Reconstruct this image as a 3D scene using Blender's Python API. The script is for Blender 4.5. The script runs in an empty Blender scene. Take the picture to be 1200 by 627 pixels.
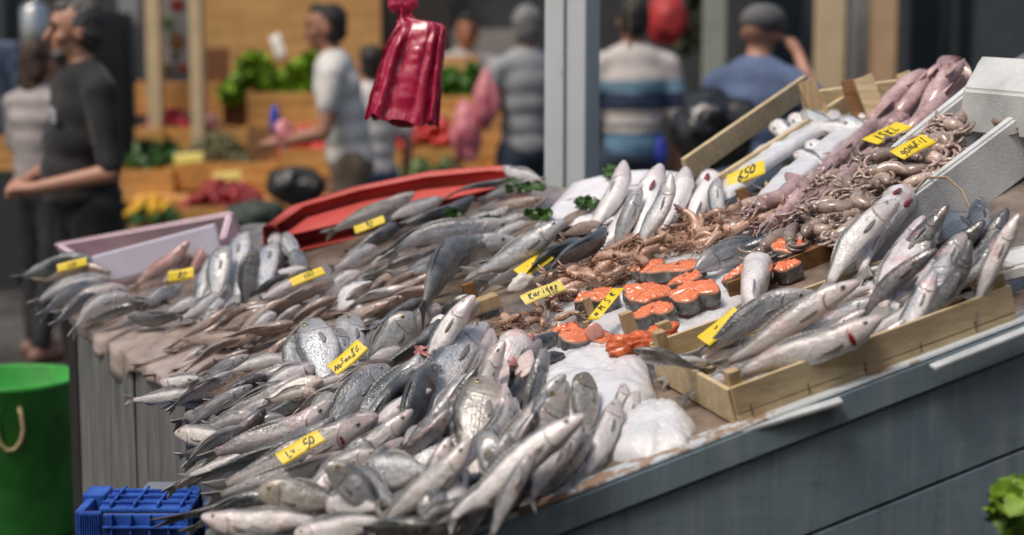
import bpy, bmesh, math, random
from mathutils import Vector as V, Matrix as M, Quaternion, noise as mnoise
random.seed(7)
rnd = random.random
def U(a, b): return a + (b - a) * rnd()
S = bpy.context.scene
COL = S.collection
# ------------------------------------------------------------------ camera
F = 2000.0; H = 1.6; HY = 40.0
PITCH = math.atan((313.5 - HY) / F)
CP, SP = math.cos(PITCH), math.sin(PITCH)
CAM = V((0, 0, H))
RIGHT = V((1, 0, 0)); FWD = V((0, CP, -SP)); UPV = V((0, SP, CP))
def ray(x, y):
    return RIGHT * ((x - 600) / F) + UPV * ((313.5 - y) / F) + FWD
def at(x, y, dep):                    # point seen at a pixel, at a distance along the view axis
    return CAM + ray(x, y) * dep
def atz(x, y, z):
    d = ray(x, y); return CAM + d * ((z - H) / d.z)
cd = bpy.data.cameras.new('camera'); cam = bpy.data.objects.new('camera', cd); COL.objects.link(cam)
cam.location = CAM; cam.rotation_euler = (math.pi / 2 - PITCH, 0, 0)
cd.sensor_width = 36; cd.lens = 36 * F / 1200; cd.clip_end = 500; cd.clip_start = .05
cd.dof.use_dof = True; cd.dof.focus_distance = 3.56; cd.dof.aperture_fstop = 1.85
S.camera = cam
# ------------------------------------------------------------------ display plane of the stall
Z0 = .72; PB = .05
P0 = atz(455, 662, Z0)
_d = ray(70, 370)
def _edge():
    t = 5.0
    for _ in range(60):
        q = CAM + _d * t
        dist = (V((q.x, q.y)) - V((P0.x, P0.y))).length
        t = (Z0 + PB * dist - H) / _d.z
    return CAM + _d * t
E2 = _edge()
DA = V((E2.x - P0.x, E2.y - P0.y)).normalized()
RA = V((math.cos(math.radians(15)), math.sin(math.radians(15))))
_dr = ray(1200, 375)
_m = M(((_dr.x, -RA.x), (_dr.y, -RA.y))).inverted()
_s = _m @ V((P0.x, P0.y))
PA = (H + _s.x * _dr.z - Z0) / _s.y
MI = M(((RA.x, DA.x), (RA.y, DA.y))).inverted()
def rd(q):
    return MI @ V((q.x - P0.x, q.y - P0.y))
def pz(x, y):
    w = rd(V((x, y, 0))); return Z0 + PA * w.x + PB * w.y
GX, GY = MI[0][0] * PA + MI[1][0] * PB, MI[0][1] * PA + MI[1][1] * PB
PN = V((-GX, -GY, 1)).normalized()
def pl(x, y, h=0.0):                  # point of the display seen at a pixel, h above the board
    d = ray(x, y)
    t = (Z0 + h - GX * P0.x - GY * P0.y - H) / (d.z - GX * d.x - GY * d.y)
    return CAM + d * t
def prd(r, d, h=0.0):                 # point of the display in its own axes
    q = V((P0.x + r * RA.x + d * DA.x, P0.y + r * RA.y + d * DA.y, 0)); q.z = Z0 + PA * r + PB * d + h
    return q
def scale_at(q): return F / max(.1, (q - CAM).dot(FWD))
def px(q):
    w = q - CAM; z = w.dot(FWD); return 600 + F * w.dot(RIGHT) / z, 313.5 - F * w.dot(UPV) / z
# ------------------------------------------------------------------ tags and meshes
def tag(o, label=None, cat=None, group=None, kind=None):
    if label: o['label'] = label
    if cat: o['category'] = cat
    if group: o['group'] = group
    if kind: o['kind'] = kind
    return o
def empty(name, loc, rz=0, label=None, cat=None, group=None):
    o = bpy.data.objects.new(name, None); COL.objects.link(o); o.location = loc; o.rotation_euler = (0, 0, rz)
    o.empty_display_size = .05
    return tag(o, label, cat, group)
class MB:
    """collects geometry in world space and links it as ONE mesh object"""
    def __init__(s): s.v = []; s.f = []; s.m = []; s.uv = []
    def add(s, vs, fs, mat=0, uv=None):
        n = len(s.v); s.v += [V(q) for q in vs]
        s.uv += (uv if uv else [(0, 0)] * len(vs))
        for f in fs: s.f.append(tuple(i + n for i in f)); s.m.append(mat)
    def box(s, c, sx, sy, sz, X=V((1, 0, 0)), Y=V((0, 1, 0)), Z=V((0, 0, 1)), bev=0.0, mat=0):
        c = V(c); hx, hy, hz = sx / 2, sy / 2, sz / 2
        if bev <= 0:
            vs = [c + X * (hx * i) + Y * (hy * j) + Z * (hz * k) for k in (-1, 1) for j in (-1, 1) for i in (-1, 1)]
            s.add(vs, [(0, 2, 3, 1), (4, 5, 7, 6), (0, 1, 5, 4), (2, 6, 7, 3), (0, 4, 6, 2), (1, 3, 7, 5)], mat); return
        bm = bmesh.new(); bmesh.ops.create_cube(bm, size=1)
        for q in bm.verts: q.co = V((q.co.x * sx, q.co.y * sy, q.co.z * sz))
        bmesh.ops.bevel(bm, geom=bm.edges[:], offset=min(bev, .45 * min(sx, sy, sz)), segments=2, profile=.6, affect='EDGES')
        bm.verts.ensure_lookup_table()
        s.add([c + X * q.co.x + Y * q.co.y + Z * q.co.z for q in bm.verts], [[q.index for q in f.verts] for f in bm.faces], mat); bm.free()
    def tube(s, pts, rads, n=8, mat=0, caps=True, flat=1.0, flatdir=None):
        pts = [V(q) for q in pts]; k = len(pts); vs = []; uv = []
        if not isinstance(rads, (list, tuple)): rads = [rads] * k
        ref = None
        for i in range(k):
            t = (pts[min(i + 1, k - 1)] - pts[max(i - 1, 0)]).normalized()
            if ref is None:
                ref = V((0, 0, 1)) if abs(t.z) < .9 else V((1, 0, 0))
                if flatdir is not None: ref = V(flatdir)
            a = (ref - t * ref.dot(t)).normalized(); b = t.cross(a); ref = a
            for j in range(n):
                g = 2 * math.pi * j / n
                vs.append(pts[i] + (a * (math.cos(g) * flat) + b * math.sin(g)) * rads[i]); uv.append((i / (k - 1), j / n))
        fs = [(i * n + j, i * n + (j + 1) % n, (i + 1) * n + (j + 1) % n, (i + 1) * n + j) for i in range(k - 1) for j in range(n)]
        if caps: fs += [tuple(range(n))[::-1], tuple((k - 1) * n + j for j in range(n))]
        s.add(vs, fs, mat, uv)
    def ball(s, c, rx, ry=None, rz=None, R=None, n=10, m=7, mat=0):
        ry = ry or rx; rz = rz or rx; c = V(c); vs = [V((0, 0, -rz))]
        for i in range(1, m):
            th = math.pi * i / m - math.pi / 2
            for j in range(n):
                g = 2 * math.pi * j / n
                vs.append(V((rx * math.cos(th) * math.cos(g), ry * math.cos(th) * math.sin(g), rz * math.sin(th))))
        vs.append(V((0, 0, rz)))
        fs = [(0, 1 + (j + 1) % n, 1 + j) for j in range(n)]
        for i in range(m - 2):
            for j in range(n):
                a = 1 + i * n; fs.append((a + j, a + (j + 1) % n, a + n + (j + 1) % n, a + n + j))
        e = len(vs) - 1; a = 1 + (m - 2) * n
        fs += [(a + j, a + (j + 1) % n, e) for j in range(n)]
        s.add([c + (R @ q if R else q) for q in vs], fs, mat)
    def cap(s, a, b, ra, rb, n=10):   # tapered capsule
        a, b = V(a), V(b); t = (b - a); L = t.length or 1e-4; t = t / L; pts = []; rr = []
        for k in range(5):
            g = math.pi / 2 * (1 - k / 4); pts.append(a - t * (ra * math.sin(g))); rr.append(max(1e-4, ra * math.cos(g)))
        for k in range(5):
            g = math.pi / 2 * k / 4; pts.append(b + t * (rb * math.sin(g))); rr.append(max(1e-4, rb * math.cos(g)))
        s.tube(pts, rr, n)
    def build(s, name, mats, parent=None, origin=None, smooth=True, uv=False):
        if not isinstance(mats, (list, tuple)): mats = [mats]
        if origin is None:
            if parent is not None: origin = V((0, 0, 0))
            else:
                c = V((0, 0, 0))
                for q in s.v: c += q
                c /= max(1, len(s.v)); origin = V((c.x, c.y, min(q.z for q in s.v)))
        me = bpy.data.meshes.new(name)
        if parent is not None:
            inv = M.LocRotScale(parent.location, parent.rotation_euler, parent.scale).inverted()
            if parent.parent is not None:
                pp = parent.parent; inv = inv @ M.LocRotScale(pp.location, pp.rotation_euler, pp.scale).inverted()
            vs = [inv @ q for q in s.v]
        else: vs = [q - origin for q in s.v]
        me.from_pydata(vs, [], s.f)
        for m_ in mats: me.materials.append(m_)
        me.polygons.foreach_set('material_index', s.m)
        me.polygons.foreach_set('use_smooth', [smooth] * len(s.f))
        if uv:
            l = me.uv_layers.new(name='UVMap')
            for lp in me.loops: l.data[lp.index].uv = s.uv[lp.vertex_index]
        me.update()
        o = bpy.data.objects.new(name, me); COL.objects.link(o)
        if parent is not None: o.parent = parent
        else: o.location = origin
        return o
# ------------------------------------------------------------------ materials
class NT:
    def __init__(s, name):
        s.m = bpy.data.materials.new(name); s.m.use_nodes = True; s.t = s.m.node_tree; s.t.nodes.clear()
        s.out = s.t.nodes.new('ShaderNodeOutputMaterial')
    def n(s, typ, **kw):
        q = s.t.nodes.new('ShaderNode' + typ)
        for k, v in kw.items():
            if k.startswith('i_'):
                key = k[2:].replace('_', ' '); key = int(key) if key.isdigit() else key
                if hasattr(v, 'is_linked') or isinstance(v, bpy.types.NodeSocket): s.t.links.new(v, q.inputs[key])
                else: q.inputs[key].default_value = v
            else: setattr(q, k, v)
        return q
    def math(s, op, a, b=None, c=None, clamp=False):
        q = s.t.nodes.new('ShaderNodeMath'); q.operation = op; q.use_clamp = clamp
        for i, v in enumerate((a, b, c)):
            if v is None: continue
            if isinstance(v, bpy.types.NodeSocket): s.t.links.new(v, q.inputs[i])
            else: q.inputs[i].default_value = v
        return q.outputs[0]
    def mix(s, f, a, b, mode='MIX'):
        q = s.t.nodes.new('ShaderNodeMix'); q.data_type = 'RGBA'; q.blend_type = mode
        for i, v in ((0, f), (6, a), (7, b)):
            if isinstance(v, bpy.types.NodeSocket): s.t.links.new(v, q.inputs[i])
            elif i == 0: q.inputs[0].default_value = v
            else: q.inputs[i].default_value = (*v, 1) if len(v) == 3 else v
        return q.outputs[2]
    def ramp(s, f, stops, interp='LINEAR'):
        q = s.t.nodes.new('ShaderNodeValToRGB'); r = q.color_ramp; r.interpolation = interp
        while len(r.elements) < len(stops): r.elements.new(.5)
        for e, (p, c) in zip(r.elements, stops):
            e.position = p; e.color = (*c, 1) if isinstance(c, tuple) else (c, c, c, 1)
        s.t.links.new(f, q.inputs[0]); return q.outputs[0]
    def noise(s, vec, scale, det=3, rough=.55, dims='3D', w=None):
        q = s.n('TexNoise', noise_dimensions=dims); q.inputs['Scale'].default_value = scale; q.inputs['Detail'].default_value = det
        q.inputs['Roughness'].default_value = rough
        if vec is not None: s.t.links.new(vec, q.inputs['Vector'])
        if w is not None: s.t.links.new(w, q.inputs['W'])
        return q.outputs[0]
    def bump(s, h, strength=.3, dist=.002, normal=None):
        q = s.n('Bump'); q.inputs['Strength'].default_value = strength; q.inputs['Distance'].default_value = dist
        s.t.links.new(h, q.inputs['Height'])
        if normal is not None: s.t.links.new(normal, q.inputs['Normal'])
        return q.outputs[0]
    def done(s, **kw):
        p = s.n('BsdfPrincipled')
        for k, v in kw.items():
            key = {'base': 'Base Color', 'rough': 'Roughness', 'metal': 'Metallic', 'normal': 'Normal', 'spec': 'Specular IOR Level', 'coat': 'Coat Weight',
                   'coatr': 'Coat Roughness', 'sss': 'Subsurface Weight', 'sssr': 'Subsurface Scale', 'sheen': 'Sheen Weight', 'trans': 'Transmission Weight', 'alpha': 'Alpha', 'ior': 'IOR'}[k]
            if isinstance(v, bpy.types.NodeSocket): s.t.links.new(v, p.inputs[key])
            elif key == 'Base Color': p.inputs[key].default_value = (*v, 1)
            else: p.inputs[key].default_value = v
        s.t.links.new(p.outputs[0], s.out.inputs[0]); return s.m
MAT = {}
def plain(name, col, rough=.6, var=.25, scale=8, bump=.15, bscale=60, bd=.002, spec=.5, coat=0, sss=0, metal=0, col2=None, sheen=0, streak=None):
    """mottled, slightly rough surface: every simple thing uses one of these"""
    if name in MAT: return MAT[name]
    t = NT(name); oc = t.n('TexCoord').outputs['Object']
    vec = oc
    if streak:
        mp = t.n('Mapping'); mp.inputs['Scale'].default_value = streak; t.t.links.new(oc, mp.inputs[0]); vec = mp.outputs[0]
    nz = t.noise(vec, scale, 5, .62)
    f = t.ramp(nz, [(.3, 0.0), (.7, 1.0)])
    dark = tuple(c * (1 - var) for c in col); lite = col2 or tuple(min(1, c * (1 + var * .6)) for c in col)
    c = t.mix(f, dark, lite)
    fine = t.noise(vec, bscale, 3, .6)
    kw = dict(base=c, rough=t.ramp(nz, [(.3, min(1, rough * 1.12)), (.7, rough * .85)]), spec=spec, coat=coat, metal=metal, normal=t.bump(fine, bump, bd))
    if sss: kw['sss'] = sss; kw['sssr'] = .01
    if sheen: kw['sheen'] = sheen
    MAT[name] = t.done(**kw); return MAT[name]
def wood(name, c1, c2, grain=(2, 28, 28), rough=.6, stain=.25, knots=True):
    t = NT(name); oc = t.n('TexCoord').outputs['Object']
    rn = t.n('ObjectInfo').outputs['Random']
    mp = t.n('Mapping'); mp.inputs['Scale'].default_value = grain; t.t.links.new(oc, mp.inputs[0])
    g = t.noise(mp.outputs[0], 3.0, 6, .65, '4D', t.math('MULTIPLY', rn, 40))
    st = t.noise(oc, 9, 4, .6)
    c = t.mix(t.ramp(g, [(.36, 0.0), (.64, 1.0)]), tuple(q * .92 for q in c2), c1)
    c = t.mix(t.math('MULTIPLY', t.ramp(st, [(.5, 0.0), (.72, 1.0)]), stain), c, tuple(q * .3 for q in c2))
    MAT[name] = t.done(base=c, rough=rough, normal=t.bump(g, .35, .002)); return MAT[name]
def fish_mat(name, back, mid, belly, head, edges=(.22, .42, .66), metal=.2, speck=.2, scalesz=(64, 20), rough=.26, bars=0.0, spk=.36, blot=.34, pink=(.62, .3, .3)):
    t = NT(name); uv = t.n('UVMap').outputs[0]; oc = t.n('TexCoord').outputs['Object']
    oi = t.n('ObjectInfo'); rn = t.math('MULTIPLY', oi.outputs['Random'], 60)
    sx = t.n('SeparateXYZ'); t.t.links.new(uv, sx.inputs[0]); u, v = sx.outputs[0], sx.outputs[1]
    n1 = t.noise(oc, 22, 4, .6, '4D', rn); n2 = t.noise(oc, 130, 3, .6, '4D', rn); n3 = t.noise(oc, 9, 3, .5, '4D', rn)
    vv = t.math('ADD', v, t.math('MULTIPLY', t.math('SUBTRACT', n1, .5), .22))
    hl = tuple((a + b) / 2 for a, b in zip(mid, belly))
    c = t.ramp(vv, [(0.0, tuple(q * .7 for q in back)), (edges[0], back), (edges[0] * .35 + edges[1] * .65, mid), (edges[2], hl), (min(.95, edges[2] + .12), belly)])
    c = t.mix(t.math('MULTIPLY', t.ramp(n2, [(.4, 1.0), (.62, 0.0)]), speck), c, tuple(q * .45 for q in mid))
    c = t.mix(t.math('MULTIPLY', t.ramp(n3, [(.45, 0.0), (.7, 1.0)]), .3), c, tuple(min(.86, q * 1.2 + .05) for q in belly))
    n4 = t.noise(oc, 14, 5, .7, '4D', t.math('ADD', rn, 19))
    c = t.mix(t.math('MULTIPLY', t.ramp(n4, [(.52, 0.0), (.66, 1.0)]), blot), c, tuple(q * .36 + .01 for q in mid))
    if bars:
        w = t.n('TexWave', wave_type='BANDS', bands_direction='X'); w.inputs['Scale'].default_value = 2.6; w.inputs['Distortion'].default_value = 3; t.t.links.new(uv, w.inputs[0])
        c = t.mix(t.math('MULTIPLY', t.ramp(w.outputs[1], [(.4, 0.0), (.7, 1.0)]), bars), c, back)
    hf = t.ramp(u, [(.19, 1.0), (.26, 0.0)])
    c = t.mix(t.math('MULTIPLY', hf, t.math('MULTIPLY_ADD', n1, .8, .15)), c, head)
    # gill cover edge, mouth slit
    vm = t.math('SUBTRACT', v, .55); gl = t.math('SUBTRACT', .235, t.math('MULTIPLY', t.math('MULTIPLY', vm, vm), .38))
    gd = t.math('ABSOLUTE', t.math('SUBTRACT', u, gl))
    gf = t.ramp(gd, [(.002, 1.0), (.012, 0.0)])
    gm = t.math('MULTIPLY', t.ramp(v, [(.2, 0.0), (.34, 1.0), (.72, 1.0), (.9, 0.0)]), t.ramp(n1, [(.3, .15), (.6, 1.0)]))
    gf = t.math('MULTIPLY', gf, gm)
    c = t.mix(t.math('MULTIPLY', gf, .7), c, (.07, .045, .045))
    md = t.math('ABSOLUTE', t.math('SUBTRACT', v, t.math('MULTIPLY_ADD', u, 1.4, .56)))
    mf = t.math('MULTIPLY', t.ramp(md, [(.008, 1.0), (.035, 0.0)]), t.ramp(u, [(.07, 1.0), (.085, 0.0)]))
    c = t.mix(t.math('MULTIPLY', mf, .8), c, (.06, .04, .04))
    # lateral line
    ld = t.math('ABSOLUTE', t.math('SUBTRACT', v, .42))
    c = t.mix(t.math('MULTIPLY', t.ramp(ld, [(.004, 1.0), (.016, 0.0)]), .3), c, back)
    c = t.mix(1.0, c, oi.outputs['Color'], 'MULTIPLY')
    # blood smears in the amount stored with each fish
    b1 = t.noise(oc, 26, 4, .65, '4D', t.math('ADD', rn, 7))
    al = oi.outputs['Alpha']
    bf = t.math('MULTIPLY', t.ramp(b1, [(.5, 0.0), (.66, 1.0)]), al, clamp=True)
    c = t.mix(bf, c, pink)
    fb = t.math('MULTIPLY', t.ramp(b1, [(.62, 0.0), (.7, 1.0)]), t.ramp(al, [(.45, 0.0), (.9, .85)]))
    c = t.mix(fb, c, (.35, .03, .03))
    sm = t.n('Mapping'); sm.inputs['Scale'].default_value = (*scalesz, 1); t.t.links.new(uv, sm.inputs[0])
    vo = t.n('TexVoronoi', feature='F1'); vo.inputs['Scale'].default_value = 1.0; vo.inputs['Randomness'].default_value = .35; t.t.links.new(sm.outputs[0], vo.inputs['Vector'])
    body = t.ramp(u, [(.22, 0.0), (.28, 1.0)])
    c = t.mix(t.math('MULTIPLY', t.math('MULTIPLY', body, t.ramp(vo.outputs[0], [(.3, 0.0), (.75, 1.0)])), .34), c, tuple(q * .5 for q in mid))
    sv = t.n('SeparateColor'); t.t.links.new(vo.outputs[1], sv.inputs[0])
    k_ = t.math('MULTIPLY_ADD', t.math('MULTIPLY', t.math('SUBTRACT', sv.outputs[0], .5), body), spk, 1.0)  # random brightness per scale, put into the skin colour as glints
    cc_ = t.n('CombineColor'); [t.t.links.new(k_, cc_.inputs[i]) for i in range(3)]
    c = t.mix(1.0, c, cc_.outputs[0], 'MULTIPLY')
    n5 = t.noise(oc, 55, 4, .65, '4D', t.math('ADD', rn, 31))
    hgt = t.math('ADD', t.math('MULTIPLY', t.math('MULTIPLY', vo.outputs[0], body), -.8), t.math('MULTIPLY', n2, .5))
    hgt = t.math('ADD', hgt, t.math('MULTIPLY', n1, 1.6)); hgt = t.math('ADD', hgt, t.math('MULTIPLY', n5, 2.2)); hgt = t.math('SUBTRACT', hgt, t.math('MULTIPLY', gf, 1.3))
    ro = t.math('ADD', t.math('MULTIPLY', n1, .25), rough - .1)
    mt = t.math('MULTIPLY', t.ramp(v, [(.15, .3), (.45, 1.0), (.85, .3)]), metal)
    MAT[name] = t.done(base=c, rough=ro, metal=mt, normal=t.bump(hgt, .75, .0022), coat=1.0, coatr=.06)
    wet = t.math('ADD', t.math('MULTIPLY', n5, 2.0), t.math('ADD', t.math('MULTIPLY', n1, 2.0), t.math('MULTIPLY', t.math('MULTIPLY', vo.outputs[0], body), -.5)))
    pb_ = [q for q in t.t.nodes if q.type == 'BSDF_PRINCIPLED'][0]; t.t.links.new(t.bump(wet, .5, .0028), pb_.inputs['Coat Normal'])
    return MAT[name]
def fin_mat(name, c1, c2):
    t = NT(name); uv = t.n('UVMap').outputs[0]; oi = t.n('ObjectInfo')
    w = t.n('TexWave', wave_type='BANDS', bands_direction='Y'); w.inputs['Scale'].default_value = 4.2; w.inputs['Distortion'].default_value = 1.2; t.t.links.new(uv, w.inputs[0])
    MAT[name] = t.done(base=t.mix(t.ramp(w.outputs[1], [(.2, 0.0), (.8, 1.0)]), c1, c2), rough=.35, coat=.3, normal=t.bump(w.outputs[1], .5, .001)); return MAT[name]
def eye_mat(name, iris):
    t = NT(name); oc = t.n('TexCoord').outputs['Object']; s = t.n('SeparateXYZ'); t.t.links.new(oc, s.inputs[0])
    r = t.math('SQRT', t.math('ADD', t.math('MULTIPLY', s.outputs[0], s.outputs[0]), t.math('MULTIPLY', s.outputs[1], s.outputs[1])))
    MAT[name] = t.done(base=t.ramp(r, [(0.0, (.004, .004, .006)), (.46, (.006, .006, .008)), (.52, iris), (.8, tuple(q * .7 for q in iris)), (.95, (.05, .05, .05))]), rough=.08, coat=.6); return MAT[name]
fish_mat('sea_bass_skin', (.014, .02, .03), (.36, .4, .46), (.88, .84, .85), (.44, .42, .43), edges=(.26, .42, .58), metal=.16)
fish_mat('bream_skin', (.055, .056, .058), (.45, .49, .55), (.86, .84, .85), (.27, .25, .22), edges=(.2, .38, .62), metal=.3, speck=.22, rough=.2)
fish_mat('dark_skin', (.022, .028, .036), (.075, .09, .105), (.5, .5, .5), (.06, .065, .07), edges=(.36, .55, .78), metal=.15, speck=.5)
fish_mat('pale_skin', (.08, .085, .095), (.74, .71, .73), (.9, .86, .87), (.6, .5, .5), edges=(.19, .34, .5), metal=.08, speck=.06, spk=.16, blot=.2)
fish_mat('whiting_skin', (.17, .115, .085), (.38, .28, .235), (.66, .58, .54), (.3, .21, .18), edges=(.2, .42, .7), metal=.1, speck=.4)
fish_mat('mullet_skin', (.42, .13, .11), (.62, .36, .33), (.75, .66, .64), (.45, .2, .18), metal=.12, speck=.3)
fin_mat('fin_grey', (.17, .165, .16), (.36, .35, .34)); fin_mat('fin_dark', (.03, .032, .036), (.1, .1, .105)); fin_mat('fin_brown', (.22, .15, .12), (.45, .34, .3))
eye_mat('eye_silver', (.55, .55, .5)); eye_mat('eye_gold', (.5, .38, .16))
# ------------------------------------------------------------------ fish
def interp(tab, u):
    for i in range(len(tab) - 1):
        a, b = tab[i], tab[i + 1]
        if u <= b[0]:
            f = (u - a[0]) / (b[0] - a[0]); f = f * f * (3 - 2 * f) * .5 + f * .5
            return a[1] + (b[1] - a[1]) * f
    return tab[-1][1]
PROF = dict(
    slim=([(0, .1), (.01, .25), (.04, .42), (.09, .6), (.16, .8), (.22, .9), (.33, 1), (.5, .97), (.65, .76), (.78, .45), (.87, .28)],
          [(0, .08), (.01, .2), (.035, .36), (.06, .46), (.1, .6), (.16, .82), (.22, .97), (.25, .92), (.35, 1.02), (.5, 1.0), (.62, .8), (.78, .45), (.87, .28)],
          [(0, .12), (.01, .3), (.05, .52), (.1, .72), (.17, .95), (.225, 1.04), (.25, .9), (.35, 1), (.5, .93), (.65, .66), (.8, .3), (.87, .13)]),
    deep=([(0, .1), (.01, .28), (.03, .42), (.06, .62), (.1, .8), (.16, .94), (.24, 1.02), (.33, 1.05), (.5, .9), (.65, .6), (.76, .3), (.86, .2)],
          [(0, .08), (.01, .2), (.04, .4), (.08, .54), (.14, .72), (.2, .86), (.35, .98), (.5, .92), (.65, .64), (.76, .3), (.86, .2)],
          [(0, .12), (.01, .32), (.05, .58), (.1, .8), (.17, 1), (.22, 1.08), (.25, .94), (.35, 1), (.5, .9), (.65, .6), (.8, .24), (.86, .12)]))
#           profile, height/length, width/height, body mat, fin mat, eye mat, eye u, eye size
KIND = dict(bass=('slim', .215, .66, 'sea_bass_skin', 'fin_grey', 'eye_silver', .1, .0165), bream=('deep', .36, .42, 'bream_skin', 'fin_grey', 'eye_gold', .115, .025),
            dark=('slim', .2, .72, 'dark_skin', 'fin_dark', 'eye_silver', .1, .017), pale=('slim', .215, .7, 'pale_skin', 'fin_grey', 'eye_silver', .1, .015),
            whiting=('slim', .17, .75, 'whiting_skin', 'fin_brown', 'eye_silver', .1, .02), mullet=('slim', .22, .66, 'mullet_skin', 'fin_brown', 'eye_silver', .11, .022))
NAMES = dict(bass='sea_bass', bream='sea_bream', dark='dark_fish', pale='white_fish', whiting='whiting', mullet='red_mullet')
def _eye_mesh(mat):
    b = MB(); b.ball((0, 0, 0), 1, 1, .55, n=14, m=9); me = bpy.data.meshes.new('eye')
    me.from_pydata(b.v, [], b.f); me.materials.append(MAT[mat]); me.polygons.foreach_set('use_smooth', [True] * len(b.f)); return me
EYE = {k: _eye_mesh(k) for k in ('eye_silver', 'eye_gold')}
GILLM = plain('gill_flesh', (.22, .012, .018), .25, .5, 60, .5, 200, .002, coat=.5)
NF = 22; NA = 14
FISH = []
def fish(kind, hx, hy, tx, ty, th, roll, label, h=.035, bend=0, tint=1.0, blood=.0, gill=0, hh=None, group=None, eye=True, sag=0, warm=0, tail=1.0, name=None, tailP=None, headP=None, lmul=1.0):
    prof, ratio, wr, bm_, fm_, em_, eu, es = KIND[kind]
    topT, botT, widT = PROF[prof]
    TP = tailP or pl(tx, ty, h); Q = headP or pl(hx, hy, h if hh is None else hh)
    sc = scale_at((TP + Q) / 2); r = math.radians(roll)
    vis = math.sqrt(math.sin(r) ** 2 + (wr * math.cos(r)) ** 2)
    Hb = th / sc / vis; L = Hb / ratio * lmul
    if headP is None and (Q - TP).length > L * 1.05:
        d = ray(hx, hy); w = CAM - TP; dd = d.dot(d); tc = -w.dot(d) / dd; m2 = (w + d * tc).length_squared
        t = tc + math.sqrt(max(0, L * L - m2) / dd); Q = CAM + d * t
    L = (Q - TP).length
    T = (Q - TP) / L                                  # tail -> head
    mid = (Q + TP) / 2; VW = (CAM - mid).normalized(); VW = (VW - T * VW.dot(T)).normalized()
    B = VW.cross(T)
    if B.dot(UPV - RIGHT * .35) < 0: B = -B
    D0 = VW * math.cos(r) + B * math.sin(r)           # dorsal direction
    bo = bend / sc; sb = U(-.035, .035) * L; bo += U(-.035, .035) * L
    def sp(u):                                        # u = 0 nose, 1 tail tip
        q = Q + (TP - Q) * u
        q = q + B * (bo * 4 * u * (1 - u) + sb * math.sin(6.28 * u)) - V((0, 0, sag * u * u))
        return q
    org = sp(.45)
    vs = []; uv = []; fs = []; ms = []
    hh_ = Hb / 2; ww = Hb * wr / 2
    us = [.87 * (i / NF) ** 1.35 for i in range(NF + 1)]
    seed_ = U(0, 100); wob = U(-.02, .02)
    for i, u in enumerate(us):
        t = (sp(max(0, u - .01)) - sp(u + .01)).normalized()
        d = (D0 - t * D0.dot(t)).normalized(); s = t.cross(d)
        a, b, w = interp(topT, u) * hh_, interp(botT, u) * hh_, interp(widT, u) * ww
        c = sp(u)
        for j in range(NA):
            g = 2 * math.pi * j / NA; cg, sg = math.cos(g), math.sin(g)
            y = cg * (a if cg > 0 else b); x = math.copysign(abs(sg) ** .85, sg) * w * (1 - .12 * cg)
            e_ = 1 + .13 * mnoise.noise(V((u * 5 + seed_, cg * 1.1, sg * 1.1))) + .05 * mnoise.noise(V((u * 16, cg * 2 + seed_, sg * 2)))
            vs.append(c + d * (y * e_) + s * (x * e_) - org); uv.append((u, (g if g <= math.pi else 2 * math.pi - g) / math.pi))
    for i in range(NF):
        for j in range(NA):
            k = (j + 1) % NA; fs.append((i * NA + j, i * NA + k, (i + 1) * NA + k, (i + 1) * NA + j)); ms.append(0)
    fs.append(tuple(range(NA))[::-1]); ms.append(0); fs.append(tuple(NF * NA + j for j in range(NA))); ms.append(0)
    def fr(u):
        t = (sp(max(0, u - .01)) - sp(u + .01)).normalized(); d = (D0 - t * D0.dot(t)).normalized()
        return sp(u), t, d, t.cross(d)
    def sheet(grid, nrm, thick):                      # thin solid fin from a grid of points
        R_, C_ = len(grid), len(grid[0]); n0 = len(vs)
        for sgn in (1, -1):
            for i in range(R_):
                for j in range(C_):
                    e = 1 if 0 < i < R_ - 1 else .3
                    vs.append(grid[i][j] + nrm * (sgn * thick * e) - org); uv.append((i / (R_ - 1), j / (C_ - 1)))
        o2 = R_ * C_
        for i in range(R_ - 1):
            for j in range(C_ - 1):
                a = n0 + i * C_ + j
                fs.append((a, a + 1, a + C_ + 1, a + C_)); ms.append(1); fs.append((a + o2 + C_, a + o2 + C_ + 1, a + o2 + 1, a + o2)); ms.append(1)
        for i in range(R_ - 1):
            for j in (0, C_ - 1):
                a = n0 + i * C_ + j; q = (a, a + C_, a + C_ + o2, a + o2); fs.append(q if j == 0 else q[::-1]); ms.append(1)
        for j in range(C_ - 1):
            a = n0 + (R_ - 1) * C_ + j; fs.append((a, a + 1, a + 1 + o2, a + o2)); ms.append(1)
    # tail fin
    c, t, d, s = fr(.87); g = []; fold = U(.5, 1.0) * tail
    for i in range(6):
        row = []
        for j in range(9):
            q = (j - 4) / 4; e = i / 5
            uu = .845 + (.085 + .075 * abs(q) ** .9) * e
            cc, _, dd_, ss = fr(min(uu, 1.0))
            row.append(cc + dd_ * (q * hh_ * (.26 + (.62 * fold) * e ** .8)) + ss * (.05 * hh_ * math.sin(3 * q + wob * 90) * e))
        g.append(row)
    sheet(g, s, .0011)
    # dorsal and anal fins
    for (u0, u1, sg, hgt, tab) in ((.34, .74, 1, .17, topT), (.6, .76, -1, .2, botT)):
        g = []
        for i in range(3):
            row = []
            for j in range(10):
                f = j / 9; u = u0 + (u1 - u0) * f; cc, tt, dd_, ss = fr(u)
                e = hh_ * interp(tab, u) * .95 + hh_ * hgt * (i / 2) * (math.sin(math.pi * min(1, f * 1.15 + .08)) ** .6) * (1 + .18 * (j % 2))
                row.append(cc + dd_ * (sg * e) - tt * (hh_ * .12 * i / 2) + ss * (hh_ * .05 * i * wob * 20))
            g.append(row)
        sheet(g, fr(.5)[3], .0009)
    # pectoral fins
    cc, tt, dd_, ss = fr(.265)
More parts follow.
